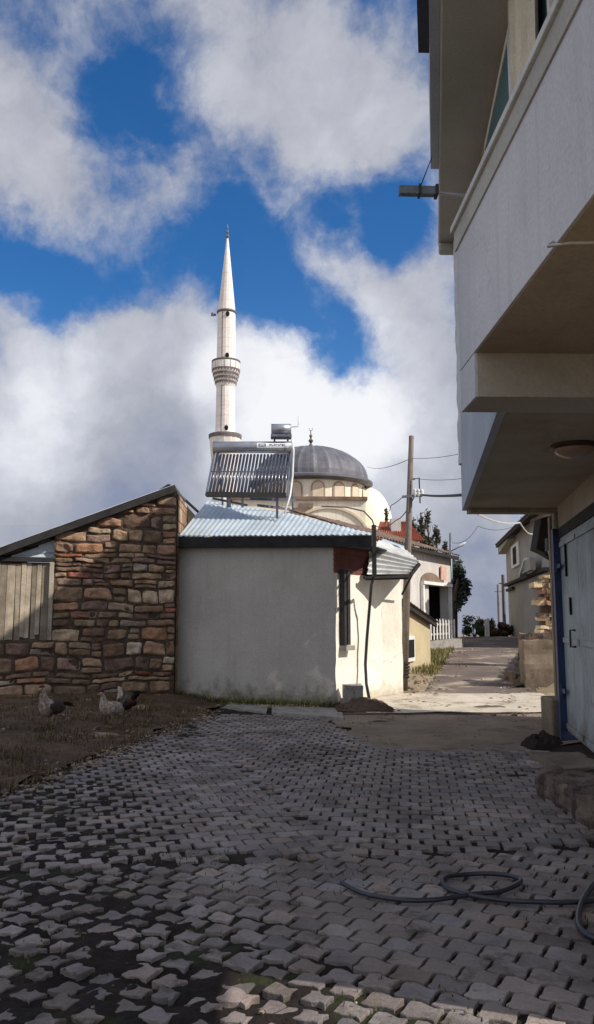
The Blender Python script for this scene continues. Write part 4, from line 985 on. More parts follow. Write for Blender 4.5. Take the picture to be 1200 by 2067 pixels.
PINE = [(.045, .05, .03), (.06, .06, .035), (.075, .06, .035), (.035, .042, .026)]
PGRN = [(.04, .055, .04), (.055, .07, .045), (.03, .042, .034)]
def poplar(px, ptop, Y, w, seed, label):
    b = at(px, 1200, Y); zt_ = at(px, ptop, Y).z; zb_ = gz(b.x, Y)
    t = thing('poplar_tree', label, 'tree', (b.x, Y, zb_), 'poplars behind the village house')
    H = zt_-zb_; m = MB(); m.tube([(b.x, Y, zb_), (b.x+.05, Y, zb_+H*.5), (b.x, Y, zt_-.3)], [.14, .09, .02], 7)
    r = random.Random(seed)
    for k in range(16):
        zz_ = zb_+H*(.25+.7*k/16); a = r.uniform(0, 6.28); l = w*r.uniform(.6, 1.0)*(1-.55*k/16)
        m.tube([(b.x, Y, zz_), (b.x+math.cos(a)*l*.6, Y+math.sin(a)*l*.6, zz_+l*1.0), (b.x+math.cos(a)*l*.8, Y+math.sin(a)*l*.8, zz_+l*1.9)], [.035, .02, .008], 5)
    m.build('trunk', M['bark'], t)
    ells = []
    for k in range(22):
        f = k/22; zz_ = zb_+H*(.28+.72*f); rr = w*(1.25-.95*f**1.6)*r.uniform(.6, 1.1)
        ells.append(((b.x+r.gauss(0, w*.28*(1-f)), Y+r.gauss(0, w*.28*(1-f)), zz_), (rr*.55, rr*.55, H*.055)))
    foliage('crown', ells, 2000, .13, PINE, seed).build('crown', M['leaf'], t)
for i, (px, pt, w) in enumerate([(838, 1048, .75), (853, 1038, .85), (867, 1030, .85), (884, 1064, .8), (901, 1094, .7), (783, 1030, .35)]):
    lab = ['thin dark poplar just right of the wooden pole', 'poplar second right of the wooden pole, slightly taller', 'tallest poplar behind the brown tiled eave', 'short poplar right of the tallest one', 'lowest bushy poplar tip near the lamp post', 'lone thin treetop left of the wooden pole by the half dome'][i]
    poplar(px, pt, 44+i*.4, w, 100+i, lab)
# dark tree beyond the village house
ty = 40.; tb = at(917, 1250, ty)
tr = thing('leaning_tree', 'dark leafy tree leaning out beyond the lamp post and porch', 'tree', (tb.x, ty, gz(tb.x, ty)))
m = MB(); m.tube([(tb.x, ty, gz(tb.x, ty)-.1), at(919, 1200, ty), at(926, 1165, ty), at(924, 1135, ty)], [.16, .12, .07, .02], 8); m.tube([at(919, 1205, ty), at(930, 1190, ty), at(942, 1175, ty)], [.07, .05, .02], 6); m.build('trunk', M['bark'], tr)
ells = []
for px, py, s in ((921, 1135, .32), (917, 1150, .45), (928, 1157, .34), (922, 1172, .5), (917, 1190, .5), (931, 1186, .42), (941, 1180, .3), (937, 1195, .4), (925, 1207, .5), (916, 1215, .4), (929, 1147, .24), (920, 1228, .3)):
    c = at(px, py, ty+R.uniform(-.4, .4)); ells.append((c, (s, s, s*.9)))
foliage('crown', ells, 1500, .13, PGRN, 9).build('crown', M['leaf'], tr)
def bush(px, py, Y, w, h, seed, cols, label, group='bushes on the crest of the road'):
    c = at(px, py, Y); zb_ = gz(c.x, Y); t = thing('bush', label, 'bush', (c.x, Y, zb_), group); r = random.Random(seed)
    m = MB()
    for k in range(6):
        a = r.uniform(0, 6.28); m.tube([(c.x, Y, zb_-.1), (c.x+math.cos(a)*w*.5, Y+math.sin(a)*w*.4, zb_+h*.7)], [.04, .012], 5)
    m.build('stem', M['bark'], t)
    ells = [((c.x+r.uniform(-w, w)*.75, Y+r.uniform(-.6, .6), zb_+h*r.uniform(.15, .8)), (w*r.uniform(.25, .42), w*.35, h*r.uniform(.18, .3))) for _ in range(12)]
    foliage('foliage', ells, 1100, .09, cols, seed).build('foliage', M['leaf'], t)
bush(958, 1270, 42.5, .75, 1.15, 31, [(.07, .10, .05), (.10, .13, .07), (.05, .075, .035)], 'round green bush at the left of the road crest')
bush(980, 1275, 43.5, .6, .95, 32, [(.09, .10, .05), (.12, .12, .07), (.06, .07, .035)], 'pale green bush in the middle of the road crest')
bush(1003, 1276, 43, .7, .85, 33, [(.12, .06, .045), (.09, .05, .035), (.10, .075, .05)], 'reddish brown bush on the road crest')
bush(1022, 1274, 43.5, .55, .8, 34, [(.07, .05, .035), (.09, .065, .045)], 'dark brown bush against the grey house')
m = MB(); c = at(1003, 1268, 41.8)
for k, (px, h) in enumerate(((1003, 1245), (1008, 1243))):
    p = at(px-22, 1275, 41.8); m.box((p.x-.05, 41.75, p.z-.6), (p.x+.05, 41.82, at(px-22, h+5, 41.8).z))
tag(m.build('marker_post', M['white_paint']), 'pair of short white stakes among the bushes on the crest', 'stakes')

# ---------------------------------------------------------------- poles, lamp, wires
pb, pt_ = atz(814, 1402, .03), at(831, 880, 16.6)
up = thing('utility_pole', 'tall wooden utility pole at the corner of the white house', 'utility pole', (pb.x, pb.y, 0))
pb = Vector((pb.x, 16.75, -.2)); pb.x = at(814, 1402, 16.75).x
m = MB(); m.tube([pb, pb.lerp(pt_, .5), pt_], [.086, .072, .052], 14); m.build('pole', M['pole_wood'], up, smooth=True)
ins = at(822, 1000, 16.6)
m = MB(); m.beam(at(812, 1003, 16.5), at(850, 1000, 16.5), .05, .05); m.build('cross_arm', M['frame_steel'], up)
for px in (845, 852, 838):
    m = MB(); c = at(px, 998, 16.5); m.lathe(c, [(.03, c.z-.05), (.05, c.z+.02), (.03, c.z+.05), (.045, c.z+.09), (.01, c.z+.12)], 10); m.build('insulator', M['white_plastic'], up, smooth=True)
m = MB(); c = at(834, 968, 16.55); m.tube([c, c+Vector((.12, -.05, .03)), c+Vector((.13, -.05, -.5))], .014, 6); m.build('conduit', M['cable'], up)
m = MB()
for k in range(5):
    f = .10+.012*k; c = pb.lerp(pt_, f); m.lathe((c.x, c.y), [(.105, c.z-.02), (.115, c.z), (.105, c.z+.02)], 12)
m.build('wire_binding', M['dark_wood'], up)
def wire(pts, r, label, mat='cable', sag=0, group='overhead wires'):
    P = [Vector(p) for p in pts]; out = []
    for a, b in zip(P[:-1], P[1:]):
        for k in range(12):
            t = k/12; q = a.lerp(b, t); q.z -= sag*4*t*(1-t); out.append(q)
    out.append(P[-1]); m = MB(); m.tube(out, r, 5)
    tag(m.build('overhead_wire', M[mat]), label, 'wire', group)
wire([at(852, 999, 16.5), (2.50, 10.50, at(933, 999, 10.5).z)], .022, 'thick dark service cable from wooden pole to the balcony building', sag=.02)
wire([at(816, 1000, 16.55), at(790, 1020, 16.8), at(776, 1058, 17.5), at(757, 1075, 15)], .008, 'wire dropping from the wooden pole down to the eave post', sag=.02)
wire([at(838, 1000, 16.5), at(800, 1050, 20), at(760, 1062, 26)], .012, 'wire from the wooden pole past the half dome', sag=.1)
wire([at(831, 925, 16.6), at(742, 942, 40)], .008, 'thin wire from top of the wooden pole towards the mosque', sag=.15)
wire([at(833, 925, 16.6), at(960, 908, 13)], .005, 'thin upper wire from the wooden pole towards the building', sag=.05)
wire([at(833, 965, 16.6), at(960, 962, 13)], .005, 'thin middle wire from the wooden pole towards the building', sag=.05)
wire([at(-60, 1056, 40), at(140, 1056, 40)], .012, 'faint pale wire across the sky at far left', 'white_cable', sag=.1)
wire([at(911, 1095, 34), at(965, 1062, 40), at(1050, 1055, 45)], .012, 'thin wire from the street lamp to the grey house', sag=.3)
wire([at(965, 1038, 18), at(1050, 1055, 24), at(1075, 1078, 28), at(1082, 1079, 29)], .022, 'white cable running to the grey house wall', 'white_cable', sag=.1)
# street lamp
sy = 34.; sx = at(911, 1250, sy).x
sl = thing('street_lamp', 'slim pole with a street lamp arm beside the arched porch', 'street lamp', (sx, sy, .5))
m = MB(); m.tube([(sx, sy, .3), (at(910, 1076, sy).x, sy, at(910, 1076, sy).z)], [.075, .06], 10); m.build('pole', M['frame_steel'], sl, smooth=True)
m = MB(); m.tube([at(911, 1112, sy), at(920, 1108, sy-.3), at(928, 1103, sy-.5)], .025, 6); m.build('arm', M['frame_steel'], sl, smooth=True)
c = at(931, 1101, sy-.6); d = (at(938, 1098, sy-.6)-at(922, 1107, sy-.6)).normalized()
m = MB(); m.loft([(c-d*.22, Vector((0, .05, 0)), Vector((0, 0, .03))), (c-d*.1, Vector((0, .11, 0)), Vector((0, 0, .06))), (c+d*.12, Vector((0, .12, 0)), Vector((0, 0, .07))), (c+d*.22, Vector((0, .06, 0)), Vector((0, 0, .03)))], 10); m.build('lamp_head', M['coping'], sl, smooth=True)
# far poles
for px, pt2, Y, lab, r in ((1019, 1160, 46, 'nearer dark pole at the left edge of the grey house', .11), (1008, 1180, 58, 'farther thin pole beyond the crest', .09)):
    b = at(px, 1270, Y); t = thing('utility_pole', lab, 'utility pole', (b.x, Y, gz(b.x, Y)), 'poles beyond the crest')
    m = MB(); zt_ = at(px, pt2, Y).z; m.tube([(b.x, Y, gz(b.x, Y)-.3), (b.x, Y, zt_)], [r, r*.8], 8); m.build('pole', M['pole_wood'], t)
    m = MB(); m.beam((b.x-.25, Y, zt_-.5), (b.x+.25, Y, zt_-.5), .06, .06); m.build('cross_arm', M['frame_steel'], t)

# ---------------------------------------------------------------- balcony building (right)
bb = thing('balcony_building', 'grey rendered building with overhanging balconies along the right side of the street', 'building', (3, 8, 0))
XA = 1.288; ZS = 3.2; ZB = 2.906; ZR = 4.23; ZU = 6.6
def GX(y): return 3.65+.2*(y-10.45)
def UX(y): return 2.0+.142*(y-6.29)
def BX(y): return 1.549+.1847*(y-5.46)
def SX(y): return 1.378+.198*(y-6.14)
# parapet of the near balcony; unseen near end added for its shadow
m = MB(); m.box((XA, 1.8, ZS), (XA+.14, 5.43, ZR-.02)); m.box((XA, 1.8, ZS), (3.3, 1.94, ZR-.02)) ; m.box((XA+.001, 5.03, ZB), (XA+.02, 5.43, ZS-.008))
m.build('balcony_parapet', M['render_grey'], bb)
m = MB(); m.box((XA-.035, 1.75, ZR-.018), (XA+.17, 5.47, ZR+.03)); m.build('parapet_coping', M['coping'], bb, bevel=.006)
m = MB(); m.box((XA-.012, 1.75, ZR-.16), (XA-.001, 5.45, ZR-.02)); m.build('coping_shadow', M['soffit_cool'], bb)  # darker strip painting the shadow below the coping
m = MB(); m.box((XA+.012, 1.812, ZS-.006), (3.3, 2.838, ZS-.001)); m.box((XA+.012, 2.838, ZS-.006), (5.0, 5.03, ZS-.001)); m.box((XA+.142, 1.942, ZS+.002), (3.3, 2.84, ZS+.15)); m.box((XA+.142, 2.84, ZS+.002), (5.0, 5.43, ZS+.15)); m.build('balcony_slab', M['soffit'], bb)  # unseen near part carried on and deepened to shade the paving
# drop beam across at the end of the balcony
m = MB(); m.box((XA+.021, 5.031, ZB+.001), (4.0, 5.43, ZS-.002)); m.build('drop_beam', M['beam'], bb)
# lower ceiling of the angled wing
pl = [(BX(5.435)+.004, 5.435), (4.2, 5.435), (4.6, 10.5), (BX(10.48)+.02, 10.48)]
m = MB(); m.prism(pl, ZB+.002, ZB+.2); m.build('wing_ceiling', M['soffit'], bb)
m = MB(); m.hexa([(BX(5.435)-.01, 5.435, ZB-.004), (BX(5.435)+.05, 5.435, ZB-.004), (BX(10.5)+.05, 10.5, ZB-.004), (BX(10.5)-.01, 10.5, ZB-.004)], [(BX(5.435)-.01, 5.435, 4.15), (BX(5.435)+.05, 5.435, 4.15), (BX(10.5)+.05, 10.5, 4.15), (BX(10.5)-.01, 10.5, 4.15)]); m.build('wing_fascia', M['fascia_blue'], bb)
m = MB(); m.box((BX(10.5)+.05, 10.30, ZB-.05), (4.0, 10.50, ZB)); m.build('end_lip', M['soffit'], bb)
# rough plastered corner column
m = MB()
def colf(u, v):
    a = 2*math.pi*u; x, y = BX(10.4)+.13, 10.32
    ca, sa = math.cos(a), math.sin(a); s = .15/max(abs(ca), abs(sa)); zz_ = 3.5+(ZU-3.5)*v
    wv = .022*noise.noise(Vector((ca, sa, zz_*3.1)))+.014*noise.noise(Vector((ca*2, sa*2, zz_*9)))+.012*abs(math.sin(zz_*7.5))
    return (x+ca*(s+wv), y+sa*(s+wv), zz_)
m.grid(colf, 32, 110); m.build('corner_column', M['render_grey'], bb, smooth=True)
# upper wall with window openings (piecewise)
def UW(y, z, off=0): return Vector((UX(y)-off, y, z))
def upiece(m, y0, y1, z0, z1, off=0, th=.2): m.hexa([UW(y0, z0, off), UW(y0, z0, off-th), UW(y1, z0, off-th), UW(y1, z0, off)], [UW(y0, z1, off), UW(y0, z1, off-th), UW(y1, z1, off-th), UW(y1, z1, off)])
m = MB()
upiece(m, 4.5, 4.75, 3.36, ZU); upiece(m, 4.75, 8.1, 3.36, 3.9); upiece(m, 4.75, 8.1, 6.52, ZU); upiece(m, 8.1, 10.2, 3.36, ZU)
m.prism([(UX(4.5)+.2, 4.5), (UX(4.5)+.2, 2.9), (6, 2.9), (6, 3.1), (UX(4.5)+.4, 3.1), (UX(4.5)+.4, 4.5)], 3.36, ZU)
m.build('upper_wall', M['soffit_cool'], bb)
def window(y0, y1, z0, z1, glass_y0):
    f = MB()
    for a, b, c, d in ((y0, y0+.07, z0, z1), (y1-.05, y1, z0, z1), (y0+.07, y1-.07, z0, z0+.07), (y0+.07, y1-.07, z1-.07, z1), (y0+1.6, y0+1.66, z0+.07, z1-.07)): upiece(f, a, b, c, d, .012, .06)
    w = f.build('window', M['white_paint'], bb)
    g_ = MB(); upiece(g_, glass_y0, y1-.071, z0+.071, z1-.071, .004, .012); g_.build('pane', M['glass'], w); return w
window(4.75, 8.1, 3.9, 6.52, 4.821)
# white leaf of the window standing open
m = MB(); upiece(m, 8.13, 9.0, 3.9, 6.4, .03, .029); m.build('white_panel', M['white_paint'], bb)
# curtain blowing in the window
def curt(name, y0, y1, z0, z1, off, mat, label, ph):
    m = MB()
    m.grid(lambda u, v: UW(y0+(y1-y0)*(u*(.75+.25*v)+.12*(1-v)*math.sin(v*3)), z0+(z1-z0)*v, off+.03*math.sin(u*26+ph+v*2)*(1.1-.4*v)+.03*(1-v)), 60, 20)
    o = m.build(name, M[mat], smooth=True); tag(o, label, 'curtain'); return o
curt('curtain', 4.8, 5.95, 3.8, 6.55, .05, 'curtain', 'cream curtain hanging in the upper window above the balcony rail', 0)
curt('curtain', 5.9, 6.1, 4.0, 6.55, .03, 'white_curtain', 'narrow white net curtain beside the cream curtain', 1)
# roof slab over the upper floor
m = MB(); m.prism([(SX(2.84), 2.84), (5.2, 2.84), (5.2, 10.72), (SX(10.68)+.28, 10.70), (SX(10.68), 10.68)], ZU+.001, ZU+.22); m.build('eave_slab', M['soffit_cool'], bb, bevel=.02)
m = MB(); m.prism([(SX(10.5)+.003, 10.5), (SX(10.5)+.27, 10.5), (SX(10.68)+.27, 10.66), (SX(10.66)+.003, 10.66)], ZU-.13, ZU); m.build('slab_lip', M['soffit_cool'], bb, bevel=.03)
def strip(y0, y1, o0, o1, z0, z1):
    m = MB(); m.hexa([(SX(y0)-o1, y0, z0), (SX(y0)-o0, y0, z0), (SX(y1)-o0, y1, z0), (SX(y1)-o1, y1, z0)], [(SX(y0)-o1, y0, z1), (SX(y0)-o0, y0, z1), (SX(y1)-o0, y1, z1), (SX(y1)-o1, y1, z1)]); return m
strip(2.9, 8.75, .003, .095, ZU+.03, 7.75).build('upper_panel', M['fascia_blue'], bb)
strip(2.9, 6.85, .098, .20, ZU+.05, ZU+.22).build('gutter', M['gutter'], bb)
# storey above (unseen; height and slanted end shaped for its cast shadow)
m = MB(); m.prism([(3.2, 2.84), (9, 2.84), (9, 10.9), (3.25, 13.2), (3.25, 10.9), (3.2, 10.7)], 3.34, 8.42); m.build('shadow_storeys', M['render_grey'], bb)
# ground floor wall, door opening pieces
def GWp(y, z, off=0): return Vector((GX(y)-off, y, z))
def gpiece(m, y0, y1, z0, z1, off=0, th=.25): m.hexa([GWp(y0, z0, off), GWp(y0, z0, off-th), GWp(y1, z0, off-th), GWp(y1, z0, off)], [GWp(y0, z1, off), GWp(y0, z1, off-th), GWp(y1, z1, off-th), GWp(y1, z1, off)])
D0, D1 = 5.2, 10.05
m = MB(); gpiece(m, 2.84, D0, -.3, ZS); gpiece(m, D0, D1, 2.62, ZB); m.build('ground_wall', M['soffit'], bb)
m = MB(); gpiece(m, D1+.17, 10.5, -.3, ZB-.052, .0, .35); m.build('corner_pier', M['concrete'], bb)
m = MB(); gpiece(m, D1, D1+.165, -.2, 2.62, .075, .24); m.build('door_jamb', M['post_blue'], bb)
m = MB(); gpiece(m, D0, D1-.001, 2.5, 2.62, .01, .1); m.build('door_header', M['dark_wood'], bb)
m = MB()
dw = (D1-D0)/4
for k in range(4): gpiece(m, D0+dw*k+.008, D0+dw*(k+1)-.008, .16, 2.5, -.01, .03)
dr = m.build('garage_door', M['door_blue'], bb, bevel=.004)
for k in range(4):
    for z0, z1 in ((.2, .26), (1.22, 1.28), (2.38, 2.44)):
        f = MB(); gpiece(f, D0+dw*k+.05, D0+dw*(k+1)-.05, z0, z1, .012, .02); f.build('stiffener', M['door_blue'], dr)
for z0 in (.62, 2.12):
    m = MB(); gpiece(m, D1-.25, D1+.05, z0, z0+.05, .045, .02); m.tube([GWp(D1-.01, z0-.04, .045), GWp(D1-.01, z0+.09, .045)], .018, 8); m.build('hinge', M['post_blue'], dr)
m = MB(); m.tube([GWp(8.95, 1.2, .03), GWp(8.95, 1.2, .09), GWp(8.95, 1.38, .09), GWp(8.95, 1.38, .03)], .012, 6); m.build('handle', M['black_metal'], dr)
for y0, z0, z1 in ((9.55, 2.0, 2.4), (9.35, 1.55, 1.75)):
    m = MB(); gpiece(m, y0, y0+.05, z0, z1, .014, .02); m.build('slot', M['opening'], dr)
m = MB(); m.tube([GWp(10.30, .1, .02), GWp(10.30, ZB-.06, .02)], .022, 8); m.build('downpipe', M['coping'], bb)
# rear wing at ground level
m = MB(); m.prism([(4.62, 10.9), (9, 10.9), (9, 10.95), (4.55, 12.68)], -.3, 3.33); m.build('rear_wing', M['concrete'], bb)
m = MB(); m.prism([(3.62, 10.52), (9, 10.52), (9, 10.88), (3.72, 10.88)], -.3, ZB-.06); m.build('rear_wall', M['concrete'], bb)
m = MB(); m.prism([(3.46, 10.24), (3.62, 10.24), (3.66, 10.7), (3.47, 10.7)], -.1, .52); m.build('plinth', M['concrete'], bb, bevel=.02)
# door threshold
m = MB(); 
rough_block(m, 2.78, 3.40, 8.0, 9.0, -.08, .085, .022, 12, 4)
tag(m.build('threshold_slab', M['concrete']), 'worn concrete threshold in front of the pale blue garage door', 'threshold')

# ceiling lamp, cable and drying bracket
lc = atz(1160, 903, ZB-.02)
cl = thing('ceiling_lamp', 'round ceiling lamp with dark ring under the overhang', 'lamp', (lc.x, lc.y, ZB))
m = MB(); m.lathe(lc, [(.0, ZB-.035), (.17, ZB-.035), (.185, ZB-.02), (.185, ZB+.001)][::-1], 32); m.build('ring', M['lamp_ring'], cl, smooth=True)
m = MB(); m.lathe(lc, [(.16*math.cos(a), ZB-.036-.075*math.sin(a)) for a in [math.pi/2*k/8 for k in range(9)]], 32); m.build('glass', M['lamp_glass'], cl, smooth=True)
m = MB(); c0 = atz(1106, 497, ZS-.01); c1 = atz(1150, 490, ZS-.012); c2 = atz(1215, 489, ZS-.012); m.tube([Vector((XA-.004, c0.y, ZS+.01)), c0, c1, c2, c2+Vector((.6, 0, 0))], .008, 6)
tag(m.build('ceiling_cable', M['white_cable'], smooth=True), 'thin pale cable clipped across the balcony soffit', 'cable')
br = thing('drying_bracket', 'metal drying line bracket sticking out over the balcony rail', 'bracket', (XA, 5.0, ZR))
b0 = at(806, 385, 5.15); b1 = at(884, 387, 5.15); b2 = at(942, 391, 5.15)
m = MB(); m.beam(b0, b1, .05, .055); m.build('channel', M['rust'], br)
m = MB(); m.tube([b1-Vector((.03, 0, 0)), b2+Vector((.05, 0, -.02))], .012, 8); m.build('rod', M['steel'], br)
m = MB(); m.box((b1.x-.02, 5.11, b1.z-.035), (b1.x, 5.19, b1.z+.035)); m.box((b0.x+.13, 5.11, b0.z-.034), (b0.x+.145, 5.19, b0.z+.034)); m.build('clamp', M['black_metal'], br)
m = MB(); top = Vector((SX(5.15)-.03, 5.15, ZU+.1)); 
m.tube([b0.lerp(b1, .55)+Vector((0, 0, .03)), at(872, 318, 5.5)], .004, 5); m.tube([at(834, 375, 5.15), b0.lerp(b1, .45)+Vector((0, 0, .02))], .006, 5); m.build('stay_wire', M['cable'], br)

# cabinet on the far corner
c = at(1094, 1080, 11.6)
cb = thing('wall_cabinet', 'dark brown cabinet with a meter hanging on the far corner of the balcony building', 'cabinet', (c.x, 11.6, c.z))
def pxbox(m, pts, Y, d): m.extr([at(x, y, Y) for x, y in pts], (0, d, 0))
m = MB(); pxbox(m, [(1083, 1108), (1106, 1118), (1112, 1040), (1093, 1046)], 11.6, .3); m.build('case', M['cabinet'], cb, bevel=.01)
m = MB(); pxbox(m, [(1104, 1112), (1119, 1112), (1119, 1086), (1104, 1086)], 11.5, .09); mt = m.build('meter', M['meter'], cb, bevel=.01)
m = MB(); c = at(1112, 1096, 11.49); m.tube([c, c+Vector((0, -.02, 0))], .03, 12); m.build('dial', M['coping'], mt)
m = MB(); m.tube([at(1116, 1086, 11.5), at(1116, 1060, 11.5), at(1119, 1040, 11.5)], .02, 7); m.tube([at(1108, 1112, 11.5), at(1112, 1128, 11.5), at(1122, 1132, 11.5)], .016, 7); m.build('conduit', M['coping'], cb, smooth=True)
m = MB(); pxbox(m, [(1098, 1118), (1122, 1132), (1128, 1040), (1112, 1040)], 11.95, .2); m.build('back_board', M['cabinet'], cb)

# ---------------------------------------------------------------- things on the street
m = MB(); rough_block(m, 2.30, 3.3, 5.85, 7.2, -.05, .20, .085, 20, 11)
tag(m.build('stone_step', M['block'], smooth=True), 'rough reddish stone block lying at the right edge of the paving', 'stone block')
c = atz(1093, 1512, .0); m = MB()
m.grid(lambda u, v: (c.x-.18+.42*u+.02*fbm(u*5, v*5), c.y-.22+.44*v, gz(c.x, c.y)-.02+.15*max(0, math.sin(math.pi*u))**.35*max(0, math.sin(math.pi*v))**.35*(1+.5*fbm(u*2.4, v*2.4, 5)+.18*fbm(u*9, v*9, 2))), 50, 44)
tag(m.build('dark_sack', M['sack'], smooth=True), 'dark slumped sack at the foot of the corner pier', 'sack')
def hose(pix, r, label, close=False):
    P = [atz(x, y, .028) for x, y in pix]; out = []
    for i in range(len(P)-1):
        a, b, c_, d = P[max(i-1, 0)], P[i], P[i+1], P[min(i+2, len(P)-1)]
        for k in range(8):
            t = k/8; q = .5*((2*b)+(-a+c_)*t+(2*a-5*b+4*c_-d)*t*t+(-a+3*b-3*c_+d)*t**3); q.z = .026+.006*noise.noise(q*4); out.append(q)
    out.append(P[-1]); m = MB(); m.tube(out, r, 9)
    return tag(m.build('garden_hose', M['black_rubber'], smooth=True), label, 'hose', 'black hoses on the paving')
hose([(690, 1782), (735, 1802), (800, 1815), (860, 1816), (905, 1812), (960, 1803), (1010, 1798), (1045, 1786), (1050, 1775), (1025, 1766), (970, 1762), (915, 1766), (894, 1776), (905, 1793), (950, 1806), (1010, 1815), (1080, 1820), (1150, 1820), (1230, 1816)], .013, 'black hose looped once in the middle of the paving')
hose([(1230, 1762), (1205, 1778), (1186, 1800), (1172, 1830), (1168, 1860), (1178, 1880), (1205, 1894), (1240, 1898)], .016, 'end loop of black hose cut by the right edge of the picture')

# ---------------------------------------------------------------- chickens
def chicken(name, label, loc, heading, scale, body_t, neck_t, tail_t, wing_t, droop, tail_up, seed):
    t = thing(name, label, 'chicken', loc, 'chickens pecking below the stone shed'); r = random.Random(seed)
    ch, sh_ = math.cos(heading), math.sin(heading)
    def T(x, y, z): return Vector((loc[0]+(x*ch-y*sh_)*scale, loc[1]+(x*sh_+y*ch)*scale, loc[2]+z*scale))
    def D(x, y, z): return Vector(((x*ch-y*sh_)*scale, (x*sh_+y*ch)*scale, z*scale))
    hz_ = .475-droop
    spine = [(-.17, .285, .018, .025), (-.14, .275, .05, .06), (-.07, .25, .082, .095), (.01, .235, .094, .11), (.07, .25, .084, .115), (.105, .30, .064, .09), (.122, .35-droop*.4, .046, .06), (.132, .41-droop*.8, .033, .042), (.145, hz_-.008, .031, .034), (.172, hz_, .026, .028), (.196, hz_-.006, .012, .014)]
    rings = []
    for i, (x, z_, a, b) in enumerate(spine):
        p, q = spine[max(i-1, 0)], spine[min(i+1, len(spine)-1)]; d = Vector((q[0]-p[0], 0, q[1]-p[1])).normalized(); upv = Vector((-d.z, 0, d.x))
        rings.append((T(x, 0, z_), D(0, a, 0), D(upv.x*b, 0, upv.z*b)))
    m = MB(); m.loft(rings, 24)
    for i in range(len(m.v)):
        f = i//24; tn = neck_t if f >= 4 else body_t; k = r.uniform(.72, 1.2); k *= 1 if r.random() > .14 else .45; m.t[i] = tuple(x*k for x in tn)
    b = m.build('body', M['feather'], t, smooth=True)
    sd = b.modifiers.new('round', 'SUBSURF'); sd.levels = 1; sd.render_levels = 1
    for s in (-1, 1):
        w = MB(); w.loft([(T(.08, s*.085, .27), D(0, .012, 0), D(0, 0, .03)), (T(.02, s*.105, .25), D(0, .016, 0), D(0, 0, .065)), (T(-.07, s*.098, .235), D(0, .014, 0), D(0, 0, .055)), (T(-.16, s*.06, .235), D(0, .008, 0), D(0, 0, .018))], 10, wing_t); w.build('wing', M['feather'], t, smooth=True)
        l = MB(); l.tube([T(.0, s*.045, .17), T(.015, s*.045, .10), T(-.005, s*.045, .012)], [.026*scale, .010*scale, .008*scale], 8)
        for a in (-.5, 0, .5, 3.14): l.tube([T(-.005, s*.045, .012), T(-.005+.05*math.cos(a), s*.045+.05*math.sin(a), .004)], [.007*scale, .004*scale], 5)
        l.build('leg', M['chicken_leg'], t, smooth=True)
        e = MB(); e.ball(T(.160, s*.026, hz_+.008), .006*scale); e.build('eye', M['black_metal'], t, smooth=True)
    tl = MB()
    for k in range(9):
        f = k/8-.5; ln = .16+.05*r.random(); z1 = tail_up+.03*r.random()
        p0_, p1_, p2_ = T(-.13, f*.05, .28), T(-.13-ln*.55, f*.10, .30+z1*.75), T(-.13-ln, f*.13, .29+z1*.8-.03*abs(f))
        wv = D(.018, .008, .022); tl.add([p0_-wv*.5, p0_+wv*.5, p1_+wv, p2_, p1_-wv], [(0, 1, 2, 4), (4, 2, 3)], tuple(x*r.uniform(.7, 1.2) for x in tail_t))
    tl.build('tail', M['feather'], t)
    c = MB()
    for k in range(4): c.ball(T(.129+.018*k, 0, hz_+.034-.004*abs(k-1)), (.011*scale, .006*scale, .016*scale), 8, 5)
    c.build('comb', M['comb'], t, smooth=True)
    c = MB(); c.ball(T(.179, 0, hz_-.035), (.009*scale, .007*scale, .018*scale), 8, 5); c.build('wattle', M['comb'], t, smooth=True)
    c = MB(); c.tube([T(.189, 0, hz_-.004), T(.219, 0, hz_-.014)], [.010*scale, .002*scale], 7); c.build('beak', M['beak'], t, smooth=True)
WHT = (.50, .42, .35); DRK = (.035, .026, .022); BRN = (.10, .05, .03); GRY = (.075, .058, .047)
def gp(px, py):
    q = atz(px, py, .05)
    for _ in range(4): q = atz(px, py, gz(q.x, q.y)+.012)
    return (q.x, q.y, gz(q.x, q.y)+.006)
chicken('chicken', 'white necked cockerel with dark tail standing furthest left', gp(103, 1470), math.radians(232), 1.05, GRY, WHT, DRK, (.06, .05, .042), 0, -.05, 1)
chicken('chicken', 'white chicken with raised tail, middle one of the three', gp(224, 1467), math.radians(222), 1.0, WHT, WHT, (.35, .3, .27), (.42, .37, .33), .02, .17, 2)
chicken('chicken', 'dark brown chicken with white patches behind the white one', gp(254, 1452), math.radians(140), 1.0, BRN, WHT, DRK, DRK, .03, .12, 3)

# ---------------------------------------------------------------- sky and sun
SUN = Vector((1, -.40, .92)).normalized()
elev = math.asin(SUN.z); azi = math.atan2(SUN.x, SUN.y)           # clockwise from +Y
w = bpy.data.worlds.new('World'); scn.world = w; w.use_nodes = True; nt = w.node_tree
for n in list(nt.nodes): nt.nodes.remove(n)
sky = nd(nt, 'ShaderNodeTexSky', sky_type='NISHITA'); sky.sun_disc = False; sky.sun_elevation = elev; sky.sun_rotation = azi
sky.altitude = 1100; sky.air_density = 1.0; sky.dust_density = .4; sky.ozone_density = 2.0
sk0 = mixc(nt, 1., sky.outputs[0], (1.12, 1.12, 1.2), 'MULTIPLY')
skc = nd(nt, 'ShaderNodeHueSaturation', {'Saturation': 1.36, 'Value': 1.1, 'Color': sk0}).outputs[0]
tc = nd(nt, 'ShaderNodeTexCoord').outputs['Generated']
warp = nd(nt, 'ShaderNodeTexNoise', {'Vector': tc, 'Scale': 5.0, 'Detail': 6, 'Roughness': .6})
wv = nd(nt, 'ShaderNodeVectorMath', {0: warp.outputs['Color'], 1: (.5, .5, .5)}, operation='SUBTRACT')
wv = nd(nt, 'ShaderNodeVectorMath', {0: wv.outputs[0], 'Scale': .15}, operation='SCALE')
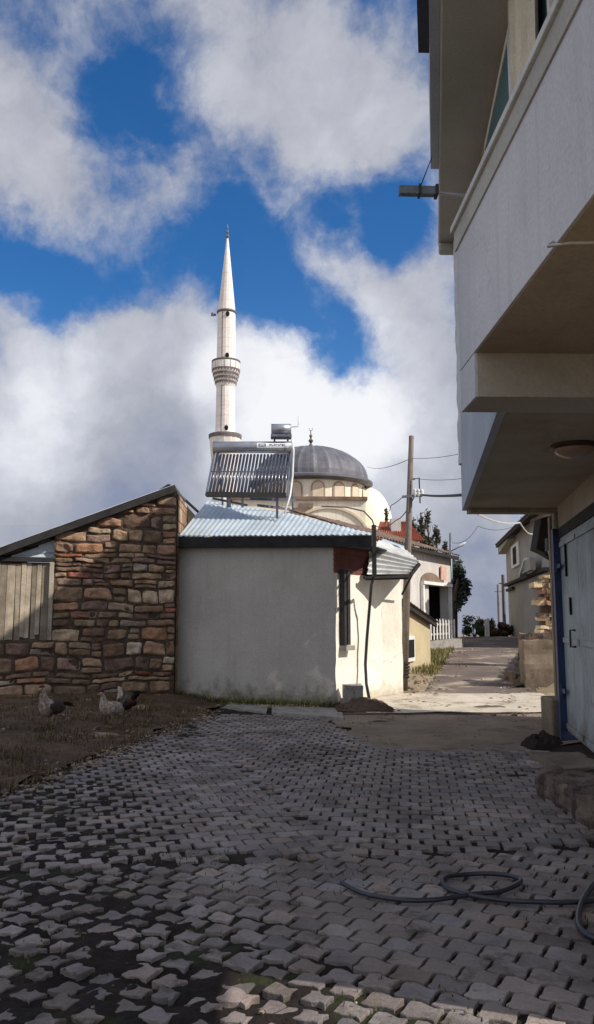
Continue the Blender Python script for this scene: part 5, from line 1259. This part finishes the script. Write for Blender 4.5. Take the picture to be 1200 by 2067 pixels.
dirw = nd(nt, 'ShaderNodeVectorMath', {0: tc, 1: wv.outputs[0]}, operation='ADD').outputs[0]
def blobs(lst):
    acc = None
    for px, py, rad, wt in lst:
        d = ray(px, py).normalized()
        dist = nd(nt, 'ShaderNodeVectorMath', {0: dirw, 1: tuple(d)}, operation='DISTANCE').outputs['Value']
        mr = nd(nt, 'ShaderNodeMapRange', {0: dist, 1: 0., 2: rad/F, 3: wt, 4: 0.}, interpolation_type='SMOOTHSTEP').outputs[0]
        acc = mr if acc is None else nd(nt, 'ShaderNodeMath', {0: acc, 1: mr}, operation='ADD').outputs[0]
    return acc
CL = [(20, 120, 260, .8), (250, 10, 230, .5), (480, 60, 280, .75), (640, 150, 240, .9), (760, 200, 240, .8), (820, 320, 150, .4), (540, 240, 150, .35), (700, 300, 120, .15), (640, 425, 80, .25), (770, 470, 70, .2),
      (40, 400, 200, .75), (170, 400, 190, .85), (330, 390, 170, .65), (430, 340, 130, .4), (60, 250, 180, .5), (600, 440, 110, .25), (560, 370, 110, .15),
      (640, 540, 110, .55), (740, 600, 150, .8), (860, 650, 170, .85), (900, 560, 120, .5), (250, 620, 170, .8), (130, 700, 230, .8), (360, 680, 240, .9), (40, 640, 130, .55),
      (30, 900, 300, 1.0), (250, 850, 300, 1.0), (480, 830, 260, 1.0), (640, 820, 240, 1.0), (780, 880, 240, 1.0), (900, 820, 240, .9), (500, 1050, 400, .9), (100, 1080, 400, .6), (900, 1060, 300, .6),
      (990, 1050, 160, .6), (960, 1180, 160, .6), (960, 1260, 260, 1.5), (980, 1150, 160, .8), (600, 1250, 400, 1.), (200, 1250, 400, 1.),
      (430, 480, 140, -.5), (300, 530, 150, -.8), (110, 560, 160, -1.0), (20, 540, 120, -.7), (470, 560, 100, -.4), (60, 660, 70, -.5), (560, 490, 150, -.6), (690, 440, 160, -.55), (800, 420, 130, -.5), (500, 330, 120, -.3), (240, 180, 190, -.6), (330, 260, 180, -.5), (180, 320, 110, -.5), (420, 170, 130, -.4), (90, 120, 110, -.25), (130, 20, 110, -.2), (690, 650, 130, -.95), (770, 710, 100, -.7), (600, 560, 110, -.5), (860, 530, 90, -.4), (560, 590, 110, -.5), (600, 330, 120, -.25), (540, 540, 120, -.4), (840, 440, 110, -.5), (720, 5, 110, -.6), (820, 510, 90, -.4), (60, 650, 70, -.4), (660, 600, 90, -.45)]
den = blobs(CL)
f1 = nd(nt, 'ShaderNodeTexNoise', {'Vector': tc, 'Scale': 5.0, 'Detail': 14, 'Roughness': .62, 'Distortion': .25})
f3 = nd(nt, 'ShaderNodeTexNoise', {'Vector': dirw, 'Scale': 13.0, 'Detail': 12, 'Roughness': .6, 'Distortion': .15})
den = nd(nt, 'ShaderNodeMath', {0: den, 1: rng(nt, f3.outputs[0], .28, .72, -.42, .42)}, operation='ADD').outputs[0]
f2 = nd(nt, 'ShaderNodeTexNoise', {'Vector': tc, 'Scale': 2.2, 'Detail': 5, 'Roughness': .55})
fr = nd(nt, 'ShaderNodeMath', {0: rng(nt, f1.outputs[0], .25, .75, -.72, .72), 1: den}, operation='ADD').outputs[0]
# outside the view, thicker and brighter cloud is added as fill light
yv = nd(nt, 'ShaderNodeSeparateXYZ', {0: tc}).outputs
away = rng(nt, yv[1], .62, .3, 0., 1.)
fr = nd(nt, 'ShaderNodeMath', {0: nd(nt, 'ShaderNodeMath', {0: rng(nt, f2.outputs[0], .35, .65, .35, 1.3), 1: away}, operation='MULTIPLY').outputs[0], 1: fr}, operation='ADD').outputs[0]
cover = nd(nt, 'ShaderNodeMapRange', {0: fr, 1: -.22, 2: 1.12, 3: 0.03, 4: .97}, interpolation_type='SMOOTHSTEP').outputs[0]
# light and grey parts of the cloud
BR = [(620, 800, 330, .9), (520, 760, 200, .4), (750, 800, 200, .3), (60, 930, 260, .55), (160, 720, 190, .4), (700, 880, 200, .35), (470, 900, 160, .3), (300, 640, 130, .15), (180, 420, 160, .15), (700, 150, 200, .12), (930, 680, 160, .1), (100, 760, 150, .25), (950, 1140, 60, .3), (820, 920, 180, .2),
      (380, 900, 150, -.28), (260, 960, 200, -.3), (60, 1080, 160, -.45), (230, 1030, 130, -.3), (900, 1010, 200, -.1), (950, 1100, 90, -.25), (980, 1220, 190, -.5), (850, 770, 160, -.12)]
bri = nd(nt, 'ShaderNodeMath', {0: blobs(BR), 1: nd(nt, 'ShaderNodeMath', {0: rng(nt, f1.outputs[0], .3, .7, -.2, .2), 1: rng(nt, f3.outputs[0], .3, .7, -.16, .16)}, operation='ADD').outputs[0]}, operation='ADD').outputs[0]
bri = nd(nt, 'ShaderNodeMath', {0: bri, 1: nd(nt, 'ShaderNodeMath', {0: away, 1: .6}, operation='MULTIPLY').outputs[0]}, operation='ADD').outputs[0]  # unseen cloud brightened to lift the ambient light
br_ = nd(nt, 'ShaderNodeMapRange', {0: bri, 1: -.5, 2: 1.0, 3: 0., 4: 1.}).outputs[0]
ramp = nd(nt, 'ShaderNodeValToRGB', {0: br_}); cr = ramp.color_ramp
cr.elements[0].position = 0.; cr.elements[0].color = (2.6, 2.95, 4.1, 1); cr.elements[1].position = 1.; cr.elements[1].color = (9.6, 9.6, 9.8, 1)
e = cr.elements.new(.30); e.color = (4.3, 4.45, 5.1, 1); e = cr.elements.new(.6); e.color = (6.3, 6.5, 7.2, 1); e = cr.elements.new(.8); e.color = (8.4, 8.5, 9.0, 1)
final = mixc(nt, cover, skc, ramp.outputs[0])
bg = nd(nt, 'ShaderNodeBackground', {'Color': final, 'Strength': .1})
nd(nt, 'ShaderNodeOutputWorld', {0: bg.outputs[0]})

sd = bpy.data.lights.new('sun', 'SUN'); sd.energy = 5.2; sd.angle = math.radians(.5); sd.color = (1, .93, .82)
so = bpy.data.objects.new('sun', sd); COL.objects.link(so); so.rotation_euler = SUN.to_track_quat('Z', 'Y').to_euler(); so.location = (20, -10, 30)

cd = bpy.data.cameras.new('camera'); co = bpy.data.objects.new('camera', cd); COL.objects.link(co)
cd.sensor_fit = 'VERTICAL'; cd.sensor_height = 36; cd.sensor_width = 36; cd.lens = F/2067*36; cd.clip_end = 6000; cd.clip_start = .05
co.location = (0, 0, EYE); co.rotation_euler = (math.pi/2+TP, 0, -PSI)
scn.camera = co
scn.view_settings.view_transform = 'Standard'; scn.view_settings.look = 'None'; scn.view_settings.exposure = 0
scn.cycles.max_bounces = 6; scn.cycles.use_denoising = True
